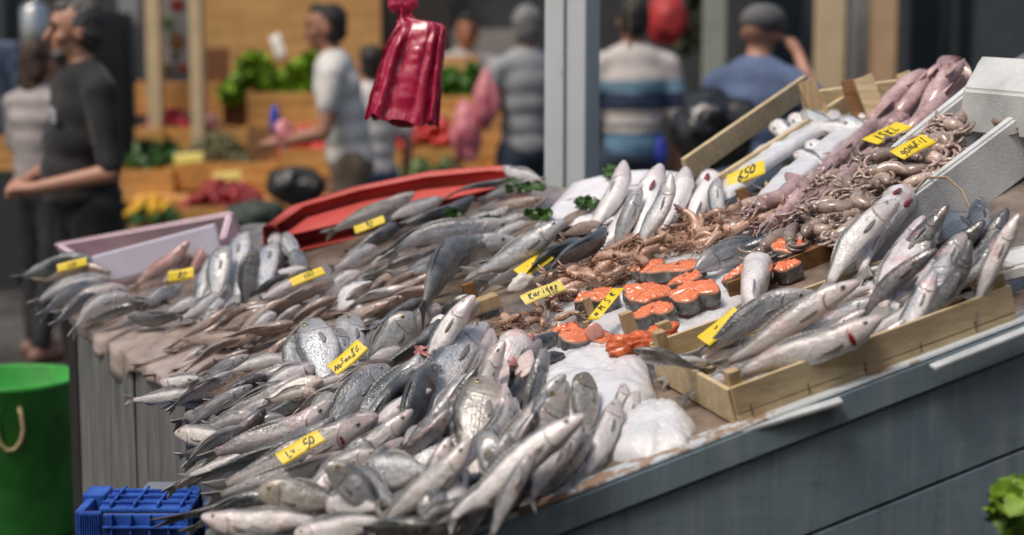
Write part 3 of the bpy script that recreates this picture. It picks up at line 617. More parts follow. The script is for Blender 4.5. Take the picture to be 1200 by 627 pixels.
# ------------------------------------------------------------------ the fish, one by one
DEEP = {'fish in the front heap': 1.4, 'grey bream beside the pale pink box': 1.45, 'belly up fish with red open gills': 1.3}
def many(rows, **kw):
    for r_ in rows:
        opt = dict(kw); r_ = list(r_); r_[3] = r_[3] * 1.08
        if isinstance(r_[-1], dict): opt.update(r_[-1]); r_ = r_[:-1]
        k, a, b_, th, roll, lab = r_
        if opt.get('group') in DEEP and b_[1] - a[1] > .75 * abs(b_[0] - a[0]):      # the tail runs on under its neighbours
            f = DEEP[opt['group']]; b_ = (a[0] + (b_[0] - a[0]) * f, a[1] + (b_[1] - a[1]) * f); h0 = opt.get('h', .035); opt['hh'] = opt.get('hh', h0 + .012); opt['h'] = max(.004, h0 - .05)
        fish(k, a[0], a[1], b_[0], b_[1], th, roll, lab, **opt)
G1 = 'fish in the front heap'
many([
 # left edge of the front heap
 ('pale', (324, 441), (246, 428), 24, 75, 'plump white fish across the top left of the front heap, beside the brown whiting', dict(h=.05, warm=.6)),
 ('bass', (308, 468), (216, 447), 19, 35, 'dark backed striped fish, upper of two alike at the left edge of the heap', dict(h=.05, tint=.75)),
 ('bass', (298, 477), (192, 474), 21, 30, 'dark striped fish with a knobbly dark tail at the left edge of the heap', dict(h=.055, tint=.7)),
 ('pale', (238, 461), (144, 469), 17, 80, 'pale fish whose thin white tail sticks out past the counter edge', dict(h=.05)),
 ('pale', (188, 447), (240, 442), 16, 85, 'small blunt pale fish poking out left above the white tail', dict(h=.05, tint=.92)),
 ('pale', (205, 508), (296, 516), 25, 80, 'white bellied fish with its rounded head sticking out left over the counter edge', dict(h=.06, warm=.4)),
 ('bass', (216, 487), (272, 494), 16, 60, 'small silver fish under the knobbly tailed dark fish', dict(h=.055)),
 ('pale', (300, 489), (238, 500), 22, 60, 'stubby dark headed pale fish between the striped fish and the red stained one', dict(h=.058, tint=.9)),
 ('bass', (300, 463), (352, 452), 14, 40, 'thin grey fish between two pale ones, right of the striped fish', dict(h=.05, tint=.8)),
 ('pale', (368, 428), (305, 458), 27, 80, 'pale fish with a red gill slit above the pair of white ones', dict(h=.055, blood=.25, gill=.8)),
 ('pale', (379, 446), (306, 466), 21, 110, 'white fish with a dark under edge, upper one of the blunt pair in the heap', dict(h=.06, warm=.7)),
 ('pale', (371, 460), (310, 470), 17, 60, 'white fish with a dark rim, lower one of the blunt pair in the heap', dict(h=.062, warm=.5)),
 ('pale', (404, 461), (352, 497), 24, 70, 'pale round nosed fish showing right of the long red stained fish', dict(h=.055)),
 ('pale', (388, 468), (232, 541), 30, 62, 'long white fish with a red belly stain and a thin tail at the left', dict(h=.075, bend=-9, blood=.55, tail=.7)),
 ('bass', (392, 489), (225, 563), 24, 28, 'long dark grey fish directly under the red stained white one', dict(h=.07, bend=-6, tint=.62, tail=.8)),
 ('pale', (440, 490), (238, 577), 34, 66, 'long pale fish with a pink open head, lying under the yellow card marked 50', dict(h=.065, bend=-8, blood=.35, gill=.7)),
 ('pale', (408, 530), (236, 586), 27, 58, 'long pale fish below the yellow card marked 50', dict(h=.06, bend=-10, tint=.9)),
 ('dark', (470, 528), (176, 614), 27, 40, 'very long dark fish whose thin forked tail trails over the blue crate', dict(h=.062, bend=-14, tail=.75)),
 ('bass', (268, 527), (206, 535), 15, 40, 'small dark fish poking out under the white rounded head at the left edge', dict(h=.05, tint=.6)),
 ('pale', (385, 545), (318, 560), 16, 70, 'small whitish fin tip fish under the long pale one', dict(h=.05)),
 ('bream', (302, 576), (418, 590), 38, 80, 'glittering silver fish with brassy scales, lying above the pinkish one at the bottom', dict(h=.085, warm=.8)),
 ('pale', (236, 605), (392, 612), 32, 85, 'pinkish white fish along the bottom edge of the picture below the brassy one', dict(h=.08, blood=.3)),
 ('bass', (242, 625), (330, 632), 30, 60, 'dark fish cut by the bottom edge, leftmost of the bottom row', dict(h=.085, tint=.7, warm=.5)),
 ('pale', (345, 626), (460, 610), 36, 80, 'silver white fish cut by the bottom edge beside the brassy fish', dict(h=.09)),
 # middle of the front heap
 ('bream', (366, 374), (379, 440), 47, 92, 'big silver bream leaning head up behind the large yellow card', dict(h=.035, tint=1.0)),
 ('bream', (352, 392), (340, 440), 30, 85, 'bluish bream half hidden left of the big leaning bream', dict(h=.03, tint=.85)),
 ('bream', (415, 368), (398, 425), 40, 88, 'bluish silver bream with a pink edge standing behind the top of the large yellow card', dict(h=.035, blood=.25)),
 ('bream', (397, 384), (396, 426), 24, 80, 'small blue grey bream squeezed between two larger ones above the large yellow card', dict(h=.03, tint=.75)),
 ('bream', (484, 366), (440, 418), 38, 86, 'blue headed bream with a clear round eye, right of the large yellow card', dict(h=.05, tint=.8, hh=.1)),
 ('bass', (450, 376), (432, 412), 18, 60, 'silver fish standing between the pink edged bream and the blue headed one', dict(h=.03)),
 ('dark', (515, 374), (455, 430), 16, 10, 'thin black ridged fish slanting past the blue headed bream', dict(h=.085, tint=.9)),
 ('pale', (518, 360), (480, 392), 26, 60, 'grey white fish behind the thin black ridged one', dict(h=.05, tint=.85)),
 ('pale', (470, 408), (428, 424), 21, 80, 'small pale grey fish between the yellow card and the black ridged fish', dict(h=.065, tint=.9)),
 ('whiting', (461, 424), (366, 469), 20, 35, 'brown eel like fish lying along the lower side of the large yellow card', dict(h=.072, tint=.6)),
 ('pale', (430, 443), (392, 462), 20, 75, 'stubby pale fish head under the brown eel like fish', dict(h=.072, warm=.3)),
 ('bass', (458, 431), (393, 496), 36, 80, 'blue grey scaled fish with a pale wrinkled head left of the big blue silver bass', dict(h=.07, bend=6, tint=.92)),
 ('bass', (524, 406), (438, 492), 46, 86, 'big blue silver bass with red gills showing, in the middle of the heap', dict(h=.07, bend=8, gill=1.1, tint=1.05)),
 ('dark', (488, 440), (416, 508), 24, 20, 'dark slate fish running along under the big blue silver bass', dict(h=.09, bend=-4, tint=1.3)),
 ('dark', (512, 428), (466, 502), 33, 42, 'blue black fish standing out dark in the middle of the heap', dict(h=.1, bend=-4)),
 ('pale', (444, 488), (378, 514), 26, 80, 'pink fish with a deep red gill slit right of the yellow card marked 50', dict(h=.085, blood=.55, gill=1)),
 ('pale', (484, 480), (398, 545), 24, 70, 'slim white bellied fish beneath the blue black one', dict(h=.08)),
 ('bass', (572, 380), (508, 478), 44, 88, 'large pale gutted bass with a grey wrinkled head, left of the red cut open fish', dict(h=.07, bend=6, blood=.25, tint=1.1)),
 ('pale', (563, 436), (512, 494), 40, 90, 'pinkish fish with a red gash in its side below the large gutted bass', dict(h=.085, blood=.4, gill=1.1)),
 ('pale', (556, 478), (500, 498), 24, 85, 'pinkish bellied fish lying flat left of the brassy headed bream', dict(h=.09, blood=.3)),
 ('bass', (549, 346), (520, 372), 15, 60, 'slim silver fish, left one of two behind the heap top beside the wood', dict(h=.05)),
 ('bass', (562, 354), (532, 382), 16, 60, 'slim silver fish, right one of two behind the heap top beside the wood', dict(h=.05)),
 ('dark', (655, 392), (572, 436), 20, 40, 'silver black fish pointing up to the salmon, right of the red cut open fish', dict(h=.05, tint=1.6)),
 ('dark', (662, 416), (598, 440), 17, 20, 'small dark fish lying along the top of the white ice slope', dict(h=.06)),
 # front right of the heap
 ('bream', (577, 441), (560, 540), 60, 93, 'brassy headed bream standing upright with a round dark eye, in front of the ice', dict(h=.06, warm=1.0, tint=.85, lmul=.95)),
 ('bream', (424, 548), (512, 552), 45, 88, 'round silver bream lying flat on its side at the front of the heap', dict(h=.1, hh=.1)),
 ('bream', (484, 500), (520, 560), 46, 95, 'bream with a brown back tilted behind the round flat silver one', dict(h=.07, tint=.85)),
 ('bream', (570, 506), (584, 560), 30, 90, 'small blue grey bream below the brassy headed one', dict(h=.1, tint=.8)),
 ('pale', (551, 514), (466, 598), 30, 75, 'pale silver fish slanting down from the brassy headed bream', dict(h=.11, bend=-4)),
 ('pale', (538, 536), (520, 600), 36, 85, 'whitish fish with a bright glint, left of the long white ones by the counter edge', dict(h=.105)),
 ('bream', (567, 530), (600, 556), 24, 60, 'black and gold fish back showing below the brassy headed bream', dict(h=.1, tint=.5, warm=1.5)),
 ('bream', (664, 446), (585, 545), 44, 92, 'silver blue bream with a pink belly leaning on the white ice slope', dict(h=.07, blood=.3, tint=1.05)),
 ('bream', (687, 436), (690, 500), 31, 62, 'dark blue bream head with gold flecks standing up against the ice', dict(h=.05, tint=.55, warm=.8)),
 ('pale', (686, 487), (566, 590), 34, 100, 'white bellied fish in front of the pink bellied bream', dict(h=.085, bend=5)),
 ('bass', (692, 510), (590, 600), 40, 55, 'dark sided fish along the counter edge, in front of the white bellied fish', dict(h=.05, tint=.5)),
 ('pale', (620, 548), (520, 622), 30, 85, 'pale fish slanting along the counter edge at the bottom', dict(h=.075)),
 ('bass', (560, 590), (470, 630), 44, 60, 'dark fish with a brown back at the bottom edge by the counter rim', dict(h=.07, tint=.5, warm=.5)),
 ('pale', (730, 449), (716, 500), 20, 85, 'small grey fish tip standing behind the two grey ones right of the ice', dict(h=.04, tint=.85)),
 ('pale', (724, 468), (692, 540), 28, 90, 'grey white fish standing right of the dark blue bream head', dict(h=.055, tint=.9)),
 ('pale', (749, 458), (728, 500), 19, 88, 'rightmost small grey fish of the heap, next to the wooden crate', dict(h=.04)),
 ('bass', (410, 560), (470, 590), 40, 70, 'bluish fish half buried under the round flat silver one', dict(h=.085, tint=.8)),
 ('bream', (380, 545), (440, 600), 34, 75, 'grey bream with a forked dark tail left of the round flat one', dict(h=.09, tint=.75)),
 ('dark', (505, 616), (420, 618), 24, 20, 'dark brown fish with a gold edge at the bottom of the heap', dict(h=.1, warm=1.5, tint=1.4)),
 ('pale', (378, 585), (450, 596), 30, 75, 'silver fish between the brassy one and the forked dark tail', dict(h=.095)),
 ('bass', (490, 600), (540, 570), 34, 80, 'silver fish buried at the bottom front of the heap', dict(h=.09, tint=.8)),
 ('bream', (410, 520), (440, 545), 30, 70, 'grey bream face peeping over the round flat one', dict(h=.08, tint=.9)),
 ('pale', (402, 512), (352, 545), 20, 85, 'pinkish fish gut side up below the red slit fish', dict(h=.07, blood=.8)),
], group=G1)
# filler fish under the front heap
def inside(p, poly):
    c = False; j = len(poly) - 1
    for i in range(len(poly)):
        (xi, yi), (xj, yj) = poly[i], poly[j]
        if (yi > p[1]) != (yj > p[1]) and p[0] < (xj - xi) * (p[1] - yi) / (yj - yi) + xi: c = not c
        j = i
    return c
ORD = 'first second third fourth fifth sixth seventh eighth ninth tenth'.split()
def scatter(poly, dx, dy):
    xs = [p[0] for p in poly]; ys = [p[1] for p in poly]; out = []; y = min(ys); k = 0
    while y < max(ys):
        x = min(xs) + (k % 2) * dx / 2
        while x < max(xs):
            p = (x + U(-.3, .3) * dx, y + U(-.3, .3) * dy)
            if inside(p, poly): out.append(p)
            x += dx
        y += dy; k += 1
    return out
AVOID = [(407, 418), (352, 525), (363, 325), (637, 343), (625, 310), (845, 383)]
AUTO = []
def fill(poly, dx, dy, kinds, ang, jit, L, th, h, label, group, roll=(30, 100), tint=(.7, 1), **kw):
    for i, (x, y) in enumerate(scatter(poly, dx, dy)):
        a = math.radians((ang(x) if callable(ang) else ang) + U(-jit, jit)); l = L * U(.85, 1.15); k = random.choice(kinds)
        d = V((math.cos(a), -math.sin(a))) * l / 2
        hx = h(x, y) if callable(h) else h
        def hits(q):
            p, e = V((x, y)) - d * 1.1, d * 2.2; f = max(0, min(1, (V(q) - p).dot(e) / e.length_squared)); n = p + e * f - V(q); return (n.x / (20 + th)) ** 2 + (n.y / (14 + th)) ** 2 < 1
        if any(hits(q) for q in AVOID): continue
        if kw.get('flip') and rnd() < kw['flip']: d = -d
        AUTO.append((group, k, x, y, fish(k, x + d.x, y + d.y, x - d.x, y - d.y, th * U(.8, 1.06), U(*roll), label, h=hx - .022 + U(-.006, .006), hh=hx + .014, bend=U(-.09, .09) * l, tint=U(*tint), blood=U(0, kw.get('blood', .2)), group=group, eye=kw.get('eye', True))))
fill([(205, 460), (240, 440), (320, 425), (500, 395), (600, 440), (690, 500), (600, 590), (520, 627), (270, 627), (235, 560)], 52, 40, ['bass', 'pale', 'bass', 'dark'], lambda x: 24 + (x - 250) * .1, 16, 110, 26, .035,
     'fish mostly buried beneath the upper layer of the front heap', 'buried fish of the front heap', eye=False)
fill([(262, 455), (330, 428), (470, 400), (560, 400), (600, 470), (690, 520), (600, 590), (500, 622), (290, 622), (240, 585), (262, 520)], 60, 32, ['pale', 'bass', 'bass', 'pale', 'dark'], lambda x: 24 + (x - 250) * .1, 13, 122, 25, .058,
     'fish showing in the gaps of the front heap', 'fish in the gaps of the front heap', roll=(20, 120), tint=(.8, 1.2), blood=.6, eye=True)
fill([(232, 452), (262, 428), (330, 428), (420, 440), (470, 490), (420, 560), (330, 575), (250, 560), (225, 500)], 40, 19, ['bass', 'pale', 'bass', 'dark', 'pale'], 24, 14, 100, 18, .062,
     'slim fish in the gaps of the front heap', 'fish in the gaps of the front heap', roll=(15, 110), tint=(.7, 1.15), blood=.4)
G2 = 'brown whiting in the loose heap'
fill([(180, 426), (205, 392), (262, 372), (330, 338), (430, 300), (520, 318), (500, 352), (430, 372), (350, 395), (310, 430), (240, 440), (200, 440)], 21, 10, ['whiting', 'whiting', 'whiting', 'whiting', 'pale'], 22, 24, 80, 13.5, lambda x, y: .034,
     'slim pinkish brown whiting in the loose heap behind the front fish', G2, roll=(10, 95), tint=(.75, 1.15), flip=.35, blood=.35, eye=False)
many([
 ('whiting', (302, 392), (212, 402), 17, 75, 'pale bellied whiting along the lower left edge of the brown heap', dict(h=.045, tint=1.3)),
 ('whiting', (345, 378), (262, 398), 15, 20, 'brown whiting with an open mouth near the lower edge of the brown heap', dict(h=.05)),
 ('pale', (324, 368), (286, 388), 16, 80, 'white bellied fish lying among the brown whiting', dict(h=.05)),
 ('whiting', (392, 330), (300, 366), 15, 25, 'long brown whiting slanting below the yellow card in the brown heap', dict(h=.055)),
 ('pale', (352, 332), (300, 350), 14, 80, 'pink and white fish at the top left of the brown heap', dict(h=.05, blood=.6)),
], group=G2)
# ------------------------------------------------------------------ far left
G3 = 'fish hanging over the far left edge'
many([
 ('dark', (113, 306), (14, 330), 20, 55, 'grey long fish carrying a yellow card at the far left corner', dict(h=.07, bend=8, tint=2.2)),
 ('whiting', (130, 320), (40, 332), 16, 55, 'brownish fish just below the grey long one with the card', dict(h=.06, bend=6)),
 ('pale', (128, 326), (36, 362), 21, 70, 'pale fish with drooping tail, uppermost of the pale ones at the far left', dict(h=.06, bend=11)),
 ('bass', (122, 334), (44, 376), 18, 60, 'silver fish drooping over the far left edge beside the pale uppermost one', dict(h=.058, bend=10, tint=.8)),
 ('pale', (150, 340), (62, 372), 20, 70, 'pale pink headed fish drooping over the counter edge', dict(h=.062, bend=10, blood=.3)),
 ('bass', (128, 350), (58, 386), 15, 50, 'thin dark tailed fish drooping between the pale ones', dict(h=.055, bend=9, tint=.7)),
 ('pale', (158, 350), (82, 398), 18, 70, 'grey white fish bent far down over the counter edge', dict(h=.062, bend=16)),
 ('bass', (165, 358), (90, 376), 14, 45, 'dark silver fish lying behind the blue black heads', dict(h=.055, tint=.7)),
 ('dark', (132, 362), (200, 352), 18, 40, 'blue black fish with a shining head, left one at the corner of the paper', dict(h=.055)),
 ('dark', (150, 372), (225, 366), 16, 40, 'blue black fish lying in front of the other shining one at the corner', dict(h=.05)),
 ('pale', (200, 338), (162, 360), 16, 70, 'white fish, leftmost of the silver ones above the paper', dict(h=.06)),
 ('bass', (214, 334), (170, 362), 15, 70, 'silver fish right next to the leftmost white one above the paper', dict(h=.062)),
 ('pale', (234, 352), (186, 370), 18, 80, 'broad white fish in the silver row above the paper', dict(h=.055)),
 ('pale', (260, 344), (206, 374), 17, 80, 'long white fish in the silver row above the paper', dict(h=.06)),
 ('pale', (262, 352), (234, 378), 15, 80, 'rightmost small white fish in the silver row above the paper', dict(h=.058)),
 ('pale', (258, 366), (226, 380), 14, 70, 'small pale fish lowest in the silver row, next to the whiting', dict(h=.05)),
], group=G3)
G4 = 'grey bream beside the pale pink box'
many([
 ('mullet', (222, 282), (174, 325), 15, 80, 'pinkish red mullet, left one leaning in the pale pink box', dict(h=.05)),
 ('whiting', (235, 284), (200, 322), 14, 80, 'pale brown fish leaning between the two red mullet', dict(h=.05)),
 ('mullet', (252, 280), (228, 312), 15, 60, 'bright red mullet, right one at the corner of the pale pink box', dict(h=.05, tint=1.2)),
 ('bass', (250, 300), (238, 340), 22, 130, 'grey bream with white belly, first from the yellow card beside the pink box', dict(h=.04)),
 ('bream', (268, 288), (252, 340), 25, 120, 'grey bream leaning up, second from the yellow card beside the pink box', dict(h=.045)),
 ('bass', (291, 272), (278, 332), 27, 125, 'tallest grey bream leaning up at the corner of the pink box', dict(h=.05)),
 ('bream', (300, 292), (290, 344), 22, 60, 'dark backed bream right of the tallest grey one', dict(h=.045, tint=.7)),
 ('bass', (328, 284), (308, 334), 25, 115, 'white bellied bream between the dark ones, left of the far yellow card', dict(h=.05)),
 ('bass', (318, 272), (330, 300), 20, 80, 'pinkish grey bream at the top of the bream heap', dict(h=.06, blood=.3)),
 ('bream', (336, 272), (344, 304), 19, 70, 'rightmost small grey bream at the top of the bream heap', dict(h=.06)),
 ('bream', (266, 330), (240, 350), 20, 110, 'grey bream lying at the foot of the bream heap', dict(h=.04)),
 ('bream', (350, 292), (352, 318), 20, 60, 'dark bream beside the white bellied one near the far yellow card', dict(h=.05, tint=.6)),
 ('pale', (326, 318), (362, 314), 11, 90, 'small white fish lying flat left of the yellow card', dict(h=.06)),
 ('dark', (338, 322), (280, 352), 10, 30, 'thin dark fish under the bream heap', dict(h=.04)),
], group=G4)
# ------------------------------------------------------------------ far middle: long silver fish
G5 = 'long fish on the far part of the counter'
many([
 ('pale', (486, 226), (378, 278), 18, 60, 'long grey fish lying along the red tub', dict(h=.05, tint=.8)),
 ('pale', (520, 232), (450, 262), 16, 70, 'pale long fish right of the farthest yellow card', dict(h=.05)),
 ('dark', (556, 230), (462, 268), 19, 30, 'dark long fish below the pale one near the red tub', dict(h=.055, bend=-5, tint=1.6)),
 ('dark', (616, 203), (520, 233), 8, 20, 'thin black fish along the end of the red tub', dict(h=.05)),
 ('dark', (470, 264), (400, 298), 17, 25, 'dark fish left of the long silver pair', dict(h=.055, tint=1.2)),
 ('pale', (442, 290), (384, 316), 16, 70, 'white fish end left of the thin green grey one', dict(h=.055)),
 ('dark', (544, 258), (442, 304), 15, 30, 'thin green grey fish above the long silver pair', dict(h=.06, bend=6, tint=1.9)),
 ('bass', (606, 262), (446, 312), 26, 70, 'upper one of the two long silver fish in the middle of the far counter', dict(h=.055, bend=10)),
 ('bass', (606, 282), (452, 326), 24, 75, 'lower one of the two long silver fish in the middle of the far counter', dict(h=.055, bend=8, tint=1.1)),
 ('bass', (650, 276), (560, 312), 18, 30, 'silver fish with dark back behind the speckled round headed one', dict(h=.06, tint=.9)),
 ('bass', (663, 258), (540, 322), 25, 95, 'pale speckled fish with a dark outlined round head pointing at the pole', dict(h=.08, bend=-4, tint=1.05)),
 ('dark', (568, 288), (492, 376), 34, 40, 'large greenish black fish curved head up above the big gutted bass', dict(h=.075, bend=16, tint=1.25, warm=.4)),
 ('dark', (500, 352), (420, 392), 16, 20, 'dark slate fish lying behind the heap left of the greenish black one', dict(h=.05)),
 ('dark', (710, 266), (640, 324), 21, 15, 'dark grey bass, right one of two leaning behind the shrimps', dict(h=.08, tint=1.3)),
 ('dark', (680, 280), (618, 320), 19, 15, 'dark grey bass, left one of two leaning behind the shrimps', dict(h=.065, tint=.9)),
 ('pale', (590, 196), (640, 214), 16, 70, 'whitish fish beside the foot of the grey pole', dict(h=.06)),
 ('pale', (632, 210), (560, 238), 15, 70, 'pale fish under the parsley left of the pole', dict(h=.05)),
 ('whiting', (636, 232), (560, 250), 12, 70, 'tan fish under the parsley sprigs left of the pole', dict(h=.05, tint=1.3)),
 ('pale', (596, 242), (540, 262), 14, 80, 'white fish, first of three under the parsley', dict(h=.055)),
 ('pale', (614, 252), (548, 276), 14, 80, 'white fish, second of three under the parsley', dict(h=.055)),
 ('pale', (622, 262), (560, 286), 14, 75, 'white fish, third of three under the parsley', dict(h=.055)),
 ('bass', (645, 300), (560, 335), 20, 70, 'silver fish lying in front of the nearly blank yellow card', dict(h=.03)),
 ('pale', (690, 322), (640, 350), 14, 70, 'small pale fish end sticking out of the shrimps beside the dense card', dict(h=.03)),
 ('whiting', (706, 262), (655, 278), 13, 70, 'tan flat fish lying left of the open gilled row', dict(h=.05, tint=1.3)),
 ('whiting', (694, 250), (640, 270), 12, 70, 'tan fish behind the flat tan one near the pole', dict(h=.05, tint=1.2)),
], group=G5)
fill([(400, 300), (455, 275), (545, 240), (625, 225), (680, 250), (640, 290), (560, 318), (470, 325)], 60, 20, ['pale', 'bass', 'pale'], 22, 8, 95, 15, .03, 'silver fish lying under the others on the far counter', 'buried fish of the far counter', eye=False)
fill([(345, 300), (400, 275), (440, 285), (420, 305), (360, 325)], 36, 14, ['whiting', 'pale'], 24, 12, 60, 13, .035, 'pinkish fish between the bream heap and the far silver fish', 'buried fish of the far counter', eye=False)
G6 = 'belly up fish with red open gills'
many([
 ('pale', (731, 188), (696, 272), 22, 150, 'slim white fish standing head up, leftmost of the open gilled row', dict(h=.04, tint=.95)),
 ('pale', (764, 214), (698, 296), 27, 165, 'white belly fish with a red gill, second in the open gilled row', dict(h=.05, gill=1.0, bend=-6)),
 ('bass', (752, 222), (722, 284), 18, 80, 'dark sided fish squeezed behind the second one of the open gilled row', dict(h=.04, tint=.8)),
 ('pale', (775, 193), (730, 284), 26, 165, 'white belly fish with long red gill in the middle of the open gilled row', dict(h=.05, gill=1.2, bend=-6)),
 ('bass', (786, 202), (752, 282), 20, 120, 'silver fish with a gaping round mouth in the open gilled row', dict(h=.045)),
 ('pale', (804, 196), (772, 276), 24, 160, 'whitish fish left of the red triangle gilled one', dict(h=.05, bend=-4)),
 ('pale', (829, 201), (812, 268), 31, 175, 'white fish with dark red triangular gills, rightmost of the open gilled row', dict(h=.05, gill=2.2)),
 ('bass', (842, 208), (836, 262), 18, 100, 'grey fish at the right end of the open gilled row', dict(h=.04, tint=.8)),
], group=G6)
# ------------------------------------------------------------------ wooden crates
wood('crate_wood', (.66, .53, .34), (.52, .39, .22)); wood('dark_wood', (.27, .14, .055), (.17, .08, .03)); wood('post_wood', (.5, .37, .22), (.36, .24, .12), (28, 28, 2))
CW, DW, PW = MAT['crate_wood'], MAT['dark_wood'], MAT['post_wood']
def beam(a, b, up, th, hgt, m_=None, side=None, bev=.0015):
    """board from a to b (its lower edge), hgt tall along up, th thick"""
    m_ = m_ or MB(); X = (b - a).normalized(); Z = (up - X * up.dot(X)).normalized(); Y = Z.cross(X)
    m_.box((a + b) / 2 + Z * (hgt / 2), (b - a).length, th, hgt, X, Y, Z, bev); return m_
staple = plain('rusty_staple', (.05, .04, .035), .5, .2)
A_, B_, C_ = pl(866, 499, .004), pl(1192, 378, .004), pl(763, 457, .004)
CX = (B_ - A_).normalized(); CYv = (C_ - A_); CLEN = (B_ - A_).length; CWID = .31
CN = CX.cross(CYv).normalized()
CYv = CN.cross(CX).normalized()
if CYv.y < 0: CYv = -CYv
# the short side follows the photograph's skew
CS = (C_ - A_).normalized(); CS = (CS * .5 + CYv * .5).normalized()
def wcrate(A, X, Yd, L, W, hgt, post, label, name='fish_crate', wood_m=None, posth=.03, floor=True, posts='1234'):
    wood_m = wood_m or CW; N = X.cross(Yd).normalized(); N = N if N.z > 0 else -N
    e = empty(name, A + X * (L / 2) + Yd * (W / 2), 0, label, 'crate')
    t = .007
    for (p, q) in ((A, A + X * L), (A + Yd * W, A + Yd * W + X * L)):
        for (z, h_) in ((.0, hgt * .28), (hgt * .31, hgt * .69)):
            o_ = beam(p + N * z + X * .001, q + N * z - X * .001, N, t, h_).build('long_board', wood_m, e, smooth=False)
    for (p, q) in ((A, A + Yd * W), (A + X * L, A + X * L + Yd * W)):
        beam(p + Yd * .005 + N * .001 - X * 0, q - Yd * .005 + N * .001, N, t * 1.3, hgt * .93).build('end_board', wood_m, e, smooth=False)
    if floor:
        for k in range(5):
            p = A + Yd * (W * (k + .5) / 5) + N * .002; m_ = MB(); m_.box(p + X * (L / 2) + N * .003, L - .02, W / 5 - .006, .005, X, Yd, N); m_.build('floor_slat', wood_m, e, smooth=False)
    cor = [A + X * .016 + Yd * .016, A + X * (L - .016) + Yd * .016, A + X * .016 + Yd * (W - .016), A + X * (L - .016) + Yd * (W - .016)]
    for i, c in enumerate(cor):
        if str(i + 1) in posts:
            m_ = MB(); m_.box(c + N * ((hgt + posth) / 2 + .002), .022, .022, hgt + posth, X, Yd, N, .0015); m_.build('corner_post', PW, e, smooth=False)
    for k in range(5):
        p = A + X * (L * (k + .25) / 5) + N * (hgt * .3) - Yd * (t / 2 + .0006); m_ = MB(); m_.box(p, .0016, .0012, .02, X, Yd, N); m_.build('staple', staple, e, smooth=False)
    return e, N
wcrate(A_, CX, CS, CLEN, CWID, .075, 0, 'pale wooden crate of silver fish at the right end of the counter, stapled boards', posth=.022, posts='1243')
# salmon crate: only its low wooden dividers and far boards show between the fish
e = empty('salmon_crate', pl(800, 360, 0), 0, 'low wooden tray round the salmon steaks with short upright end blocks', 'crate')
for (p, q, hh) in (((856, 352), (1004, 292), .04), ((640, 352), (760, 268), .02)):
    beam(pl(*p, .0), pl(*q, .0), PN, .008, hh).build('side_board', DW, e, smooth=False)
for (x, y, w, h, m_) in ((737, 397, 15, 32, PW), (781, 412, 15, 36, PW), (690, 370, 9, 22, PW), (551, 355, 14, 24, DW), (569, 362, 30, 14, PW), (688, 386, 8, 10, PW), (909, 268, 16, 22, PW), (986, 282, 18, 28, CW), (871, 240, 13, 20, DW), (1078, 330, 8, 60, DW)):
    c = pl(x, y, .02); s = scale_at(c); b = MB()
    b.box(c + UPV * (h / s / 2), w / s, w / s * .8, h / s, SL, V((-SL.y, SL.x, 0)).normalized(), SL.cross(V((-SL.y, SL.x, 0)).normalized()), .0015); b.build('end_block', m_, e, smooth=False)
# fish in the pale crate
G7 = 'fish in the pale wooden crate'
fill([(1030, 330), (1060, 280), (1150, 270), (1170, 320), (1060, 372)], 32, 24, ['bass', 'pale', 'dark'], 55, 12, 125, 25, .058, 'fish heaped at the high end of the pale crate', 'heaped fish of the pale crate', roll=(80, 140), tint=(.75, 1.1), blood=.7, eye=False)
fill([(806, 418), (850, 392), (980, 345), (1120, 300), (1150, 330), (1040, 392), (880, 452), (830, 446)], 34, 13, ['pale', 'bass', 'pale'], 26, 9, 130, 22, .036, 'fish at the bottom of the pale crate, under the other fish', 'buried fish of the pale crate', roll=(60, 110), tint=(.8, 1.1), blood=.6, eye=False)
many([
 ('dark', (797, 396), (905, 296), 27, 50, 'thick dark grey fish lying between the salmon steaks and the yellow card', dict(h=.06, tint=1.7)),
 ('pale', (884, 303), (890, 376), 33, 168, 'pinkish white fish standing head up left in the pale crate', dict(h=.05, blood=.3, lmul=1.2)),
 ('bass', (958, 345), (800, 424), 27, 65, 'long silver fish beside the yellow card in the pale crate', dict(h=.055, blood=.2, bend=4)),
 ('pale', (1008, 330), (830, 434), 28, 75, 'long silver fish in the middle of the pale crate', dict(h=.05, blood=.3, bend=5)),
 ('pale', (1034, 371), (846, 446), 34, 80, 'pinkish fish with a dark gaping head along the near board of the pale crate', dict(h=.07, blood=.5, gill=1, bend=-4)),
 ('bass', (960, 376), (850, 432), 26, 60, 'silver fish squeezed between two long ones in the pale crate', dict(h=.04, tint=.85)),
 ('pale', (1054, 236), (964, 352), 30, 100, 'dark backed fish arching head up behind the gaping one in the pale crate', dict(h=.06, bend=12, tint=.9)),
 ('pale', (1072, 226), (1012, 338), 40, 168, 'white fish with gaping mouth and dark gill slit standing highest in the pale crate', dict(h=.075, blood=.55, gill=1.6, bend=10)),
 ('dark', (1098, 248), (1126, 356), 50, 80, 'black backed fish curving over the right part of the pale crate', dict(h=.06, bend=-22, lmul=1.1)),
 ('pale', (1100, 268), (1030, 380), 38, 120, 'white and pink bellied fish under the black backed one in the pale crate', dict(h=.06, blood=.6, bend=14)),
 ('bass', (1120, 290), (1044, 384), 36, 120, 'pink smeared silver fish against the right end of the pale crate', dict(h=.05, blood=.6, bend=10)),
 ('dark', (1150, 232), (1152, 306), 24, 70, 'dark fish tail end standing up outside the right end of the pale crate', dict(h=.05, tint=1.5)),
 ('dark', (742, 410), (832, 436), 13, 40, 'thin dark brown fish poking out over the left end of the pale crate', dict(h=.075, tint=1.8, warm=1.5)),
 ('pale', (752, 420), (842, 428), 12, 80, 'thin pale fish poking out over the left end of the pale crate', dict(h=.078)),
], group=G7)
